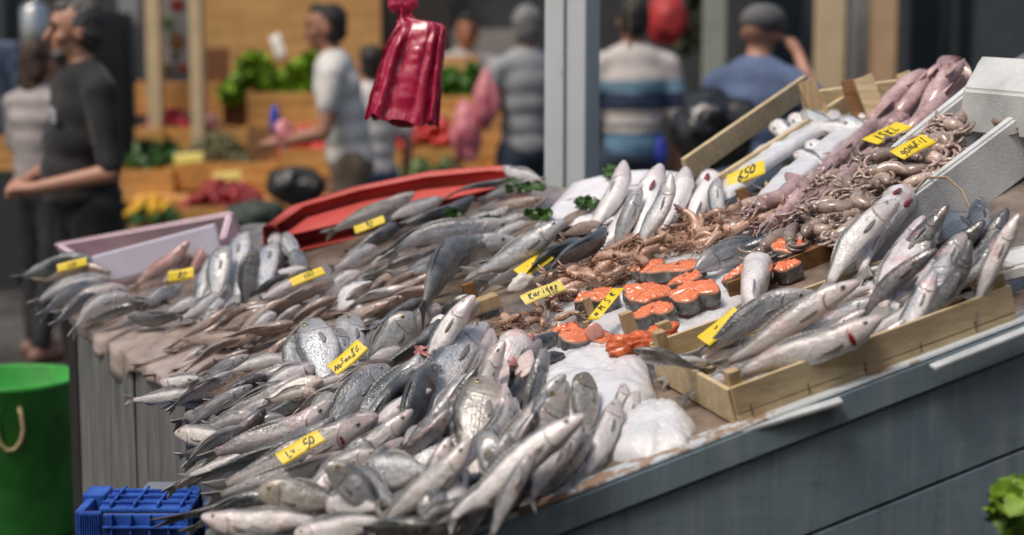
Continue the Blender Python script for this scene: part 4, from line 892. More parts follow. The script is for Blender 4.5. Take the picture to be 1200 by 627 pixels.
# ------------------------------------------------------------------ salmon
fl = NT('salmon_flesh'); _oc = fl.n('TexCoord').outputs['Object']; _n = fl.noise(_oc, 40, 4, .6)
_w = fl.n('TexWave', wave_type='RINGS', rings_direction='SPHERICAL'); _w.inputs['Scale'].default_value = 58; _w.inputs['Distortion'].default_value = 9; _w.inputs['Detail'].default_value = 3; fl.t.links.new(_oc, _w.inputs[0])
_c = fl.mix(_n, (.62, .11, .028), (.8, .25, .09)); _c = fl.mix(fl.math('MULTIPLY', fl.ramp(_w.outputs[1], [(.7, 0.0), (.95, 1.0)]), .32), _c, (.85, .5, .36))
FLESH = fl.done(base=_c, rough=.25, coat=.5, coatr=.1, sss=.2, sssr=.008, normal=fl.bump(_n, .5, .002))
SKIN = plain('salmon_skin', (.035, .035, .04), .28, .5, 60, .6, 160, .002, col2=(.26, .26, .265), coat=.5)
RIM = plain('salmon_rim', (.55, .27, .18), .35, .2, 40, .2)
ROE = plain('salmon_roe', (.62, .07, .012), .35, .4, 40, .9, 120, .004, col2=(.85, .2, .06), coat=.4)
GS = 'salmon steaks in the low tray'
def steak(x, y, w, hpx, tk, ang, label, h=.045, ydim=.75, seed=0, notch=1):
    """thick cut of salmon: orange face, pale rim, dark skin band"""
    hpx *= .82; C = pl(x, y, h); s = scale_at(C); W = w / s; Yd = W * ydim
    toC = (CAM - C).normalized(); vis = min(.98, hpx / (Yd * s))     # sine of the angle at which the cut face is seen
    hx = (RIGHT * math.cos(ang) + UPV * math.sin(ang)); hx = (hx - toC * hx.dot(toC)).normalized(); fu = toC.cross(hx)
    fu = fu if fu.dot(UPV) > 0 else -fu
    Yv = (fu * vis - toC * math.sqrt(1 - vis * vis)).normalized(); N = hx.cross(Yv); N = N if N.dot(toC) > 0 else -N
    n = 72; out = []
    for i in range(n):
        g = 2 * math.pi * i / n; rr = 1 + .22 * mnoise.noise(V((math.cos(g) * 1.6, math.sin(g) * 1.6, seed * 3))) + .08 * math.sin(3 * g + seed) + .05 * math.sin(5 * g + seed * 2) + .02 * math.sin(11 * g + seed)
        if notch: rr *= 1 - (.3 + .25 * abs(math.sin(seed * 3))) * math.exp(-((g - math.pi * 1.5 - .5 * math.sin(seed)) / (.2 + .12 * abs(math.sin(seed * 5)))) ** 2)
        out.append((math.cos(g) * .5 * rr, math.sin(g) * .5 * rr * (1 + .15 * math.cos(g))))
    T = tk / s
    def P(q, k, z): return C + hx * (q[0] * W * k) + Yv * (q[1] * Yd * k) + N * z
    b = MB(); vs = []; rings = [(.02, .005), (.2, .005), (.4, .004), (.6, .004), (.75, .003), (.88, .002), (.95, .001), (.985, -.001)]
    for k, z in rings: vs += [P(q, k, z + (.006 * mnoise.noise(V((q[0] * k * 7, q[1] * k * 7, seed))) + .002 * mnoise.noise(V((q[0] * k * 24, q[1] * k * 24, seed))) if k < .97 else 0)) for q in out]
    fs = [(r_ * n + i, r_ * n + (i + 1) % n, (r_ + 1) * n + (i + 1) % n, (r_ + 1) * n + i) for r_ in range(7) for i in range(n)] + [tuple(range(n))]
    b.add(vs, fs); bot = [P(q, .95, -T) for q in out]; b.add([P(q, .985, -.001) for q in out] + bot, [(i, (i + 1) % n, n + (i + 1) % n, n + i) for i in range(n)]); b.add(bot, [tuple(range(n))])
    o = tag(b.build('salmon_steak', FLESH), label, 'salmon steak', GS)
    r_ = MB(); vs = [P(q, k, z) for k, z in ((.968, .0016), (1.0, .001), (1.012, -.003)) for q in out]
    r_.add(vs, [(a * n + i, a * n + (i + 1) % n, (a + 1) * n + (i + 1) % n, (a + 1) * n + i) for a in range(2) for i in range(n)]); r_.build('fat_rim', RIM, o)
    k_ = MB(); lv = [(1.012, -.003), (1.03, -T * .4), (1.0, -T), (.9, -T * 1.02)]; vs = [P(q, k, z) for k, z in lv for q in out]
    k_.add(vs, [(a * n + i, a * n + (i + 1) % n, (a + 1) * n + (i + 1) % n, (a + 1) * n + i) for a in range(3) for i in range(n)]); k_.build('skin', SKIN, o)
    return o
for a in [(757, 342, 56, 25, 16, .1, 'large horseshoe shaped salmon steak in the middle of the tray', .055, .75, 1), (812, 340, 60, 26, 16, .12, 'salmon steak right beside the large horseshoe one', .055, .75, 2.2),
          (765, 363, 54, 22, 20, .15, 'salmon steak in front of the large horseshoe one, on a grey skin side', .05, .7, 3.4), (794, 312, 66, 14, 12, .22, 'flat pale rimmed salmon steak behind the large horseshoe one', .05, .7, 4.1, 0),
          (803, 326, 40, 12, 12, .2, 'small salmon slice tucked behind the middle steaks', .05, .7, 5, 0), (861, 320, 34, 9, 12, .75, 'thin salmon slice standing on edge beside the thick dark fish', .05, .5, 6, 0),
          (928, 287, 58, 17, 16, .06, 'wide salmon steak by the squid, farthest right in the tray', .05, .7, 7.3), (921, 311, 30, 16, 16, .2, 'small bright salmon piece below the farthest right steak', .045, .8, 8, 0),
          (690, 394, 74, 17, 24, .03, 'salmon steak with a thick black skin side at the near end of the tray', .055, .6, 9.1), (699, 346, 52, 14, 26, .12, 'salmon steak with a thick dark side behind the narrow yellow card', .05, .6, 10.2, 0),
          (664, 385, 32, 12, 12, .1, 'small salmon slice lying at the end of the near steak', .05, .7, 11, 0), (760, 312, 44, 12, 10, .3, 'narrow salmon slice at the edge of the shrimps', .05, .7, 12, 0)]:
    a = list(a); nt = a.pop() if len(a) == 11 else 1
    a[4] *= 1.15; a[5] += .12 * math.sin(a[9] * 4); a[3] *= 1 + .2 * math.sin(a[9] * 7); steak(*a[:7], h=a[7] + .004 * math.sin(a[9] * 3), ydim=a[8], seed=a[9], notch=nt)
def lump(x, y, w, hp, label, mat, name, cat, ang=0, h=.05, group=None, seed=0, dp=.8, n=20, amp=.22):
    C = pl(x, y, h); s = scale_at(C); hx = RIGHT * math.cos(ang) + UPV * math.sin(ang); fu = -RIGHT * math.sin(ang) + UPV * math.cos(ang); b = MB()
    b.ball((0, 0, 0), 1, 1, 1, n=n, m=n // 2 + 2); vs = []
    for v in b.v:
        k = 1 + amp * mnoise.noise(v * 1.6 + V((seed, 0, 0))) + amp * .5 * mnoise.noise(v * 4 + V((0, seed, 0)))
        vs.append(C + hx * (v.x * w / s / 2 * k) + fu * (v.y * hp / s / 2 * k) + FWD * (v.z * hp / s / 2 * dp * k))
    b.v = vs; return tag(b.build(name, mat), label, cat, group)
lump(737, 405, 56, 26, 'glossy bright orange salmon roe sac at the near end of the tray', ROE, 'salmon_roe', 'roe', .2, seed=1, h=.06, n=30, amp=.6)
lump(776, 391, 38, 26, 'bright orange roe sac behind the wooden end block', ROE, 'salmon_roe', 'roe', .35, seed=5, h=.055, n=30, amp=.6)
o = fish('bass', 815, 318, 905, 268, 30, 70, 'speckled grey salmon tail piece beside the thin standing slice', h=.05, tint=.8, eye=False, name='salmon_tail_piece'); o['category'] = 'salmon piece'
o = fish('dark', 872, 290, 960, 262, 20, 50, 'dark speckled salmon tail lying behind the wide steak', h=.05, tint=1.5, eye=False, name='salmon_tail_piece'); o['category'] = 'salmon piece'
lump(697, 389, 22, 22, 'pink triangular flap of flesh standing on the near salmon steak', plain('pink_flesh', (.6, .3, .25), .3, .3, 30, coat=.3), 'flesh_flap', 'flesh', .5, seed=14, h=.07, dp=.3)
# red gutted fish
guts = plain('guts', (.42, .05, .05), .2, .6, 45, .8, 90, .004, coat=.6, col2=(.62, .24, .22)); flap = plain('pink_skin', (.6, .4, .38), .25, .3, 30, .4, 120, .002, coat=.5, col2=(.72, .62, .6))
e = empty('gutted_fish', pl(600, 430, .06), 0, 'cut open fish with pink flaps and red insides left of the ice slope', 'fish')
def slab(pts, th, name, mat, parent, h):
    m_ = MB(); mx, my = sum(p[0] for p in pts) / len(pts), sum(p[1] for p in pts) / len(pts); Q = [pl(mx + (x - mx) * 1.15, my + (y - my) * 1.2, h + dz) for x, y, dz in pts]; c = sum(Q, V((0, 0, 0))) / len(Q); n = len(Q)
    m_.add(Q + [q * .75 + c * .25 + (CAM - c).normalized() * th for q in Q] + [q - (CAM - c).normalized() * th for q in Q],
           [tuple(range(n, 2 * n))] + [(i, (i + 1) % n, n + (i + 1) % n, n + i) for i in range(n)] + [(i, 2 * n + i, 2 * n + (i + 1) % n, (i + 1) % n) for i in range(n)])
    o_ = m_.build(name, mat, parent); o_.modifiers.new('s', 'SUBSURF').render_levels = 2; return o_
slab([(556, 438, 0), (572, 410, .02), (596, 392, .03), (600, 412, .02), (588, 440, .01), (580, 462, 0)], .012, 'belly_flap', flap, e, .075)
slab([(604, 394, .03), (622, 404, .02), (628, 428, .01), (612, 442, 0), (602, 440, 0), (606, 418, .01)], .012, 'belly_flap', flap, e, .07)
slab([(576, 436, 0), (592, 424, .01), (598, 430, .01), (594, 456, 0), (586, 468, 0)], .01, 'belly_flap', flap, e, .095)
gf_ = fish('pale', 612, 392, 566, 478, 46, 172, None, h=.03, hh=.085, blood=.95, gill=0, eye=False, name='body'); FISH.pop(); del gf_['category']; gf_.parent = e; gf_.location = gf_.location - e.location
m_ = MB(); q = [];
for k in range(60):
    f = k / 59; q.append(pl(578 + 38 * f + 9 * math.sin(k * 1.1), 440 - 44 * f + 7 * math.cos(k * .83), .082 + .01 * math.sin(k * .6)))
m_.tube(q, [.0035 + .0025 * abs(math.sin(k * .7)) for k in range(60)], 7); m_.build('insides', guts, e)
m_ = MB(); q = [pl(496 + 10 * math.sin(k * 1.3), 412 + 6 * math.cos(k * 1.7), .1 + .006 * math.sin(k * .5)) for k in range(34)]
m_.tube(q, .0032, 6); tag(m_.build('fish_gills', guts), 'bright red bunch of gills on top of the big blue silver bass', 'gills')
fillet = plain('white_fillet', (.66, .62, .6), .3, .15, 14, .3, coat=.3)
lump(518, 388, 30, 40, 'pale white cuttlefish like piece standing behind the large gutted bass', fillet, 'cuttlefish', 'cuttlefish', .1, seed=21, h=.06, dp=.4, amp=.1)
lump(610, 332, 30, 17, 'smooth white piece of cuttlefish under the blank yellow card', fillet, 'cuttlefish', 'cuttlefish', .5, seed=23, h=.045, dp=.3, amp=.5)
# ------------------------------------------------------------------ shrimps
sh = NT('shrimp_shell'); uv = sh.n('UVMap').outputs[0]; _oc = sh.n('TexCoord').outputs['Object']; _n = sh.noise(_oc, 60, 4, .6); oi = sh.n('ObjectInfo')
sx = sh.n('SeparateXYZ'); sh.t.links.new(uv, sx.inputs[0])
_b = sh.math('FRACT', sh.math('MULTIPLY', sx.outputs[0], 11.0))
_c = sh.mix(_n, (.34, .19, .13), (.64, .44, .33)); _c = sh.mix(sh.ramp(_b, [(0.0, .7), (.2, 0.0), (.85, 0.0), (1.0, .5)]), _c, (.2, .08, .05)); _c = sh.mix(1.0, _c, oi.outputs['Color'], 'MULTIPLY')
SHRIMP = sh.done(base=_c, rough=.28, coat=.45, sss=.15, sssr=.006, normal=sh.bump(_b, .4, .002))
def shrimp_mesh(seed):
    random.seed(seed); m_ = MB(); n = 24; pts = []; rad = []
    for i in range(n):
        f = i / (n - 1); a = f * (.75 + .33 * seed)
        R_ = .068 / (.75 + .33 * seed); pts.append(V((R_ * math.sin(a), R_ * (1 - math.cos(a)), .004 * math.sin(f * 5 + seed))))
        r_ = (.3 + .7 * min(1, f * 4)) * (1 - .62 * max(0, f - .25)) * .0098
        rad.append(r_ * (1 + .1 * (1 if i % 2 else -1) * (f > .35)))
    m_.tube(pts, rad, 9)
    for k in range(8):       # legs
        i = 6 + k * 2; p = pts[min(i, n - 1)]; inn = (V((0, .068 / (.75 + .33 * seed), 0)) - p).normalized()
        q = p + inn * .014 + V((U(-.006, .006), U(-.004, .004), U(-.006, .006))); m_.tube([p + inn * .006, q, q + V((U(-.008, .008), U(-.006, .006), -.004))], [.0013, .001, .0005], 4)
    for k in range(4):       # feelers
        a = V((-1, U(-.5, .8), U(-.5, .5))).normalized(); m_.tube([pts[0], pts[0] + a * .02, pts[0] + a * .04 + V((0, U(-.02, .02), -.004)), pts[0] + a * .055 + V((0, U(-.03, .03), -.008))], [.0009, .0008, .0006, .0003], 4)
    t = (pts[-1] - pts[-3]).normalized(); s_ = t.cross(V((0, 0, 1)))
    for k in (-1, 0, 1): m_.tube([pts[-1], pts[-1] + t * .012 + V((0, 0, 1)) * (k * .006), pts[-1] + t * .021 + V((0, 0, 1)) * (k * .011)], [.003, .0052, .001], 6, flat=.4)
    m_.ball(pts[1] + V((-.002, -.004, .007)), .0026, n=6, m=5); m_.ball(pts[1] + V((-.002, -.004, -.007)), .0026, n=6, m=5)
    me = bpy.data.meshes.new('shrimp'); me.from_pydata(m_.v, [], m_.f); me.materials.append(SHRIMP); me.polygons.foreach_set('use_smooth', [True] * len(m_.f))
    l = me.uv_layers.new(name='UVMap')
    for lp in me.loops: l.data[lp.index].uv = m_.uv[lp.vertex_index]
    return me
SM = [shrimp_mesh(k) for k in range(5)]; random.seed(21)
def place(meshes, name, label, cat, group, x, y, h, size, tint=(.75, 1.2), flat=.5, ang=None, warm=0):
    o = bpy.data.objects.new(name, random.choice(meshes)); COL.objects.link(o); o.location = pl(x, y, h)
    base = PN.to_track_quat('Z', 'Y'); a = U(0, 2 * math.pi) if ang is None else ang + U(-.35, .35)
    q = base @ Quaternion((0, 0, 1), a) @ Quaternion((1, 0, 0), U(-flat, flat) + (math.pi if rnd() < .5 and ang is None else 0)) @ Quaternion((0, 1, 0), U(-flat, flat) * .7)
    o.rotation_mode = 'QUATERNION'; o.rotation_quaternion = q; s_ = size * U(.85, 1.2); o.scale = (s_, s_, s_)
    v = U(*tint); o.color = (v * (1 + warm), v, v * (1 - warm), 1); return tag(o, label, cat, group)
POLY_S = [(650, 335), (690, 302), (738, 272), (800, 262), (850, 248), (905, 228), (925, 235), (890, 262), (835, 285), (790, 303), (735, 325), (700, 342), (665, 358)]
for (x, y) in scatter(POLY_S, 16, 7.2): place(SM, 'shrimp', 'raw brown shrimp in the long heap above the salmon steaks', 'shrimp', 'shrimps heaped above the salmon', x, y, U(.016, .055), 1.1, flat=.45)
POLY_S2 = [(560, 382), (580, 368), (612, 360), (650, 362), (655, 385), (640, 398), (610, 400), (590, 392)]
for (x, y) in scatter(POLY_S2, 20, 10): place(SM, 'shrimp', 'raw brown shrimp in the small heap left of the salmon steaks', 'shrimp', 'shrimps in the small heap', x, y, U(.02, .05), .95, flat=.45)
# ------------------------------------------------------------------ squid and small octopus
def squid_mat(name, c1, c2, c3):
    t = NT(name); oc = t.n('TexCoord').outputs['Object']; oi = t.n('ObjectInfo'); n1 = t.noise(oc, 24, 5, .6); n2 = t.noise(oc, 170, 3, .6)
    c = t.mix(t.ramp(n1, [(.35, 0.0), (.65, 1.0)]), c1, c2); c = t.mix(t.ramp(n2, [(.52, 0.0), (.7, .7)]), c, c3); c = t.mix(1.0, c, oi.outputs['Color'], 'MULTIPLY')
    MAT[name] = t.done(base=c, rough=.2, coat=.5, coatr=.1, sss=.12, sssr=.008, normal=t.bump(n1, .4, .003)); return MAT[name]
SQ = squid_mat('squid_skin', (.3, .19, .18), (.56, .43, .41), (.14, .055, .06)); OC = squid_mat('octopus_skin', (.22, .155, .13), (.46, .36, .31), (.09, .055, .045))
def squid_mesh(seed, long=1.0):
    random.seed(seed); m_ = MB(); L = .2 * long; n = 16
    pts = [V((L * i / (n - 1), .006 * math.sin(i * .5 + seed), 0)) for i in range(n)]
    rad = [.0025 + .0165 * (1 - (1 - min(1, i / 9)) ** 2) ** .6 * (1 - .14 * max(0, i - 11) / 4) for i in range(n)]
    m_.tube(pts, rad, 12)                                         # mantle
    for s in (-1, 1):
        g = [[V((L * (.02 + .34 * i / 6), s * (rad[min(n - 1, i)] * .7 + .03 * math.sin(math.pi * i / 6) ** .8 * j / 3), .002 * j)) for j in range(4)] for i in range(7)]
        for e_ in (.0012, -.0012): m_.add([p + V((0, 0, e_)) for r_ in g for p in r_], [(i * 4 + j, i * 4 + j + 1, i * 4 + j + 5, i * 4 + j + 4) for i in range(6) for j in range(3)])
    m_.ball(V((L + .012, 0, 0)), .02, .013, .012, n=10, m=7)
    for s in (-1, 1): m_.ball(V((L + .012, s * .011, .004)), .005, n=8, m=6)
    for k in range(8):
        g = 2 * math.pi * k / 8; c = V((L + .026, .008 * math.cos(g), .007 * math.sin(g))); q = [c]
        for i in range(5): c = c + V((U(.008, .017), U(-.008, .008), U(-.005, .004))); q.append(c)
        m_.tube(q, [.0042, .0038, .0032, .0025, .0018, .0008], 6)
    me = bpy.data.meshes.new('squid'); me.from_pydata(m_.v, [], m_.f); me.polygons.foreach_set('use_smooth', [True] * len(m_.f)); return me
def octo_mesh(seed):
    random.seed(seed); m_ = MB(); L = .055 + .012 * seed; n = 12; cv = U(-.02, .02)
    pts = [V((L * i / (n - 1), cv * math.sin(math.pi * i / (n - 1)), 0)) for i in range(n)]
    m_.tube(pts, [(.003 + .0135 * min(1, (i / 4) ** .6)) * (1 - .25 * max(0, i - 8) / 3) for i in range(n)], 12)
    m_.ball(V((L + .008, 0, 0)), .013, .0125, .011, n=10, m=7)
    for s in (-1, 1): m_.ball(V((L + .008, s * .01, .003)), .0042, n=8, m=6)
    for k in range(6):
        g = 2 * math.pi * k / 6; c = V((L + .016, .008 * math.cos(g), .006 * math.sin(g))); d = V((1, .5 * math.cos(g), math.sin(g) * .1)).normalized(); q = [c]; ax = V((U(-.2, .2), U(-.2, .2), random.choice((-1, 1)))).normalized(); cu = U(.15, .55)
        for i in range(7): d = Quaternion(ax, cu) @ d; c = c + d * .0072; q.append(c)
        m_.tube(q, [.0052, .005, .0048, .0045, .0042, .0038, .0034, .0026], 7)
    me = bpy.data.meshes.new('octopus'); me.from_pydata(m_.v, [], m_.f); me.polygons.foreach_set('use_smooth', [True] * len(m_.f)); return me
QM = [squid_mesh(k, l) for k, l in ((1, 1), (2, 1.15), (3, .85))]; OM = [octo_mesh(k) for k in range(4)]
for q_ in QM: q_.materials.append(SQ)
for q_ in OM: q_.materials.append(OC)
random.seed(5)
def aim(o, p, q, roll=0):
    X = (q - p).normalized(); Z = (PN - X * PN.dot(X)).normalized(); Y = Z.cross(X); o.rotation_mode = 'QUATERNION'
    o.location = p; o.rotation_quaternion = M((X, Y, Z)).transposed().to_quaternion() @ Quaternion((1, 0, 0), roll)
GQ = 'long pink squid between the ice and the white box'
for i, (a, b_, th, lab) in enumerate([((1083, 82), (1018, 146), 22, 'thick pinkish squid, leftmost of the upright ends'), ((1106, 72), (1050, 136), 18, 'pale speckled squid, second of the upright ends'),
        ((1113, 76), (1090, 128), 19, 'pinkish squid, third of the upright ends'), ((1128, 68), (1074, 140), 20, 'long pink squid nearest the white box corner'), ((1134, 90), (1060, 160), 20, 'pink squid lying along the rim of the white box'),
        ((1046, 122), (985, 186), 16, 'pale squid just above the upper yellow card'), ((1064, 128), (1010, 170), 16, 'purplish squid half under the upper yellow card'), ((1030, 140), (965, 200), 15, 'slim pale squid beside the ice left of the cards'),
        ((1052, 165), (985, 212), 15, 'pale squid between the two yellow cards'), ((1000, 178), (942, 238), 17, 'pinkish squid running down below the upper yellow card'), ((990, 168), (950, 222), 14, 'slim squid at the edge of the ice slabs'),
        ((992, 172), (966, 202), 15, 'dark brown squid body lying on the ice edge'), ((934, 200), (915, 232), 10, 'small reddish squid arm tip sticking out on the ice'), ((960, 215), (905, 258), 15, 'pale squid pointing down to the shrimps'),
        ((948, 212), (895, 240), 22, 'large tan cuttlefish body at the low end of the ice'), ((1090, 112), (1042, 150), 17, 'pinkish squid under the upright ends'), ((1100, 132), (1030, 176), 15, 'brownish squid along the upper side of the octopus heap'), ((1075, 140), (1012, 186), 15, 'pale squid just below the upper yellow card'), ((1010, 196), (955, 236), 15, 'brown pink squid left of the octopus heap'), ((975, 190), (925, 236), 15, 'slim pinkish squid at the lower ice slab'), ((1035, 178), (970, 222), 14, 'thin squid running under the lower yellow card'), ((1060, 110), (1005, 150), 14, 'slim squid by the end post of the ice crate'), ((1078, 118), (1000, 168), 14, 'thin squid lying under the first upright end')]):
    o = bpy.data.objects.new('squid', QM[i % 3]); COL.objects.link(o); hh = .05 + .01 * (i % 3); p, q = pl(*a, hh), pl(*b_, hh); L0 = .2 * (1, 1.15, .85)[i % 3]
    if i < 5:            # the raised ends stand out over the box corner
        d_ = ray(*a); p = CAM + d_ * ((q - CAM).dot(FWD) + .07)
    aim(o, p, q, U(-.8, .8)); k = (q - p).length / L0 * 1.0; w = th / scale_at(p) / .036; o.scale = (k, w, w); v = U(.8, 1.15); o.color = (v, v * .95, v, 1); tag(o, lab, 'squid', GQ)
POLY_O = [(915, 268), (950, 225), (985, 205), (1040, 190), (1080, 162), (1118, 140), (1145, 122), (1178, 106), (1184, 118), (1142, 150), (1078, 204), (1030, 240), (990, 268), (940, 286)]
def hO(x): return .05 + .075 * max(0, (x - 960) / 240)
for (x, y) in scatter(POLY_O, 16, 9): place(OM, 'baby_octopus', 'small grey brown octopus heaped in the white foam box', 'octopus', 'small octopus in the white box', x, y, hO(x) + U(-.012, .025), .9, (.6, 1.4), .3)
for (x, y, a) in ((880, 258, 2.6), (850, 262, 2.8), (910, 232, 2.5), (935, 275, 2.4)): place(OM, 'baby_octopus', 'brown octopus lying on the ice between squid and shrimps', 'octopus', 'octopus beside the shrimps', x, y, .04, 1.0, (.8, 1.1), .3)
# ------------------------------------------------------------------ white foam boxes
foam = plain('foam', (.5, .53, .53), .6, .3, 5, .5, 220, .003, col2=(.72, .74, .75), sss=.1)
def hexa(m_, top, drop, mat=0):
    bot = [v + drop for v in top]; n = len(top)
    bm = bmesh.new(); vs = [bm.verts.new(v) for v in top + bot]; bm.faces.new(vs[:n]); bm.faces.new(vs[n:][::-1])
    for i in range(n): bm.faces.new((vs[i], vs[n + i], vs[n + (i + 1) % n], vs[(i + 1) % n]))
    bmesh.ops.recalc_face_normals(bm, faces=bm.faces[:]); bmesh.ops.bevel(bm, geom=bm.edges[:], offset=.006, segments=3, affect='EDGES'); bm.verts.ensure_lookup_table()
    m_.add([v.co.copy() for v in bm.verts], [[v.index for v in f.verts] for f in bm.faces]); bm.free()
def foam_box(NL, NR, FL, FR, depth, th, label, mat, name='foam_box', walls='nfle'):
    """rim corners near-left, near-right, far-left, far-right; walls go down by depth"""
    e_ = empty(name, (NL + NR + FL + FR) / 4 - V((0, 0, depth)), 0, label, 'box'); c = (NL + NR + FL + FR) / 4
    N = (NR - NL).cross(FL - NL).normalized(); N = N if N.z > 0 else -N; D = -N * depth
    def inn(p, a): return p + a.normalized() * th
    x0, x1, y0, y1 = (NR - NL), (FR - FL), (FL - NL), (FR - NR)
    for k, (p, q, a, b2) in dict(n=(NL, NR, y0, y1), f=(FL, FR, -y0, -y1), l=(inn(NL, y0), inn(FL, -y0), x0, x1), e=(inn(NR, y1), inn(FR, -y1), -x0, -x1)).items():
        if k in walls: m_ = MB(); hexa(m_, [p, q, inn(q, b2), inn(p, a)], D); m_.build('box_wall', mat, e_, smooth=False)
    m_ = MB(); hexa(m_, [NL + D * .9, NR + D * .9, FR + D * .9, FL + D * .9], D * .09); m_.build('box_floor', mat, e_, smooth=False)
    return e_
fb_NL, fb_NR = pl(1006, 276, .085), pl(1262, 84, .17)
fb_FL, fb_FR = pl(962, 236, .06), pl(1150, 84, .17)
foam_box(fb_NL, fb_NR, fb_FL, fb_FR, .13, .03, 'tilted white foam box of small octopus at the right edge of the picture', foam, walls='nfl')
m_ = MB(); hexa(m_, [pl(1128, 104, .2), pl(1150, 64, .25), pl(1290, 72, .25), pl(1290, 118, .2)], V((0, .02, -.1))); tag(m_.build('foam_block', foam, smooth=False), 'thick broken white foam end rising behind the octopus in the top right corner', 'foam piece')
m_ = MB(); pts = [pl(1062, 236, .1), pl(1085, 208, .115), pl(1110, 208, .12), pl(1128, 224, .115), pl(1140, 250, .09)]
m_.tube(pts, .003, 8); tag(m_.build('cord_loop', plain('tan_cord', (.3, .22, .15), .8)), 'thin tan cord loop hanging on the side of the white foam box', 'cord')
e = empty('foam_piece', pl(1185, 310, .0), 0, 'broken white foam piece lying behind the right end of the pale crate', 'foam piece')
m_ = MB(); hexa(m_, [pl(1160, 318, .05), pl(1240, 300, .06), pl(1240, 280, .06), pl(1165, 292, .06)], V((0, 0, -.03))); m_.build('foam_slab', foam, e, smooth=False)
stripm = plain('painted_strip', (.5, .55, .6), .4, .3, 12, .4, 60, .003, col2=(.68, .72, .76), coat=.2)
for (a, b_, lab) in (((868, 508), (987, 472), 'flaked white painted strip below the near corner of the pale crate'), ((1093, 434), (1290, 355), 'flaked white painted strip below the right end of the pale crate')):
    m_ = beam(pl(*a, .002), pl(*b_, .002), PN, .022, .009, bev=.003); tag(m_.build('edge_strip', stripm, smooth=False), lab, 'strip')
lump(1015, 404, 90, 16, 'brown wooden offcut wedged under the pale crate', DW, 'wood_offcut', 'wood', .36, seed=3, h=.004, amp=.06, dp=2)
# ------------------------------------------------------------------ ice crates with wooden rims
e = empty('ice_crate', pl(930, 200, .0), 0, 'wooden crate of ice with white fish beside the squid, tall end posts', 'crate')
for (a, b_, hh, h0, m_) in (((806, 212), (948, 112), .06, .02, CW), ((838, 236), (1005, 128), .055, .02, CW), ((944, 138), (1068, 122), .07, .03, CW)):
    beam(pl(*a, h0), pl(*b_, h0), PN, .014, hh).build('side_board', m_, e, smooth=False)
for (a, b_, w, m_) in (((958, 138), (934, 99), 20, PW), ((1002, 137), (986, 96), 16, DW), ((1022, 138), (1000, 94), 22, CW), ((1064, 112), (1050, 88), 16, CW)):
    p = pl(*a, .06); s = scale_at(p); q = p + (RIGHT * (b_[0] - a[0]) - UPV * (b_[1] - a[1])) / s; beam(p - UPV * .03, q, RIGHT, .02, w / s).build('end_post', m_, e, smooth=False)
ice([(838, 222), (868, 190), (912, 162), (950, 136), (985, 128), (990, 138), (940, 170), (900, 196), (868, 222), (848, 232)], .02, 'left slab of smooth ice inside the wooden ice crate', base=.05, seed=31, edge=.2, rough=.006, chip=False)
ice([(868, 256), (900, 215), (940, 186), (975, 160), (1020, 132), (1030, 140), (985, 175), (950, 205), (915, 235), (890, 252)], .02, 'right slab of smooth ice inside the wooden ice crate', base=.05, seed=33, edge=.2, rough=.006, chip=False)
GI = 'white fish half sunk in the crate ice'
for (x, y, lab) in ((908, 152, 'white fish nose in the ice, lowest of the left ice slab'), (930, 141, 'white fish nose in the ice, middle one of the left ice slab'), (948, 133, 'white fish nose in the ice, upper one of the left ice slab'), (940, 182, 'white fish nose in the ice, lowest of the right ice slab'),
                    (950, 168, 'white fish nose in the ice, second from below on the right ice slab'), (967, 153, 'white fish nose in the ice, third from below on the right ice slab'), (990, 141, 'white fish nose in the ice, fourth from below on the right ice slab'), (1008, 133, 'white fish nose in the ice, highest of the right ice slab')):
    fish(random.choice(['bream', 'pale']), x - 8 + U(-3, 3), y - 2 + U(-3, 3), x + U(28, 38), y + U(4, 20), U(18, 23), U(60, 130), lab, h=.05 + U(0, .01), group=GI, tint=1.3)
# ------------------------------------------------------------------ cards, cloth, parsley, far boxes
card([(397, 438), (432, 410), (418, 399), (382.5, 428)], 'large yellow card with three lines of black writing, leaning by the silver bream', [('No', -.32, -.05, .36, -.3), ('Sama', .0, 0, .36, -.3), ('KG.', .32, .05, .36, -.3)], .12)
card([(333, 541.5), (383, 519), (370, 506), (322, 532)], 'yellow card with 50 written on it, on the long pale fish at the front', [('50', .22, .02, .62, .1), ('Lv.', -.16, .05, .5, .2)], .11)
card([(617, 359), (664.5, 339), (656, 329), (609, 347.5)], 'pale yellow card with dense writing, in front of the shrimps', [('Karides', .02, .1, .52, .04), ('150', .2, -.28, .4, .04)], .075, True)
card([(616, 328), (648, 302), (637, 291), (601, 318)], 'nearly blank yellow card in front of the two dark bass', [('.,', -.05, .34, .5, 0)], .07)
card([(687, 373), (700.5, 374), (732, 340.5), (721, 336)], 'narrow yellow card standing at the salmon steaks', [('KG', .3, 0, .8, 0), ('Som', -.02, 0, .8, 0), ('on', -.33, 0, .8, 0)], .07) if False else card([(687, 373), (700.5, 375), (732, 340.5), (720, 335.5)], 'narrow yellow card standing at the salmon steaks', [('K', -.0, .3, .16, 1.2), ('S', .0, .08, .16, 1.2), ('M', 0, -.14, .16, 1.2), ('N', 0, -.34, .14, 1.2)], .075)
card([(830, 405), (875, 370), (861, 358), (817, 397)], 'yellow card nearly blank, beside the thick dark fish in the pale crate', [('_', -.08, .45, .6, .2)], .1)
card([(851.5, 224.5), (896.5, 202), (896.5, 191), (852, 202)], 'yellow card reading 650 on the ice crate', [('650', .02, .02, .62, .1)], .07)
card([(1027, 172), (1070, 147.5), (1053, 140.5), (1010, 165)], 'upper of the two yellow cards on the squid', [('ISKL', 0, .0, .62, .1)], .105)
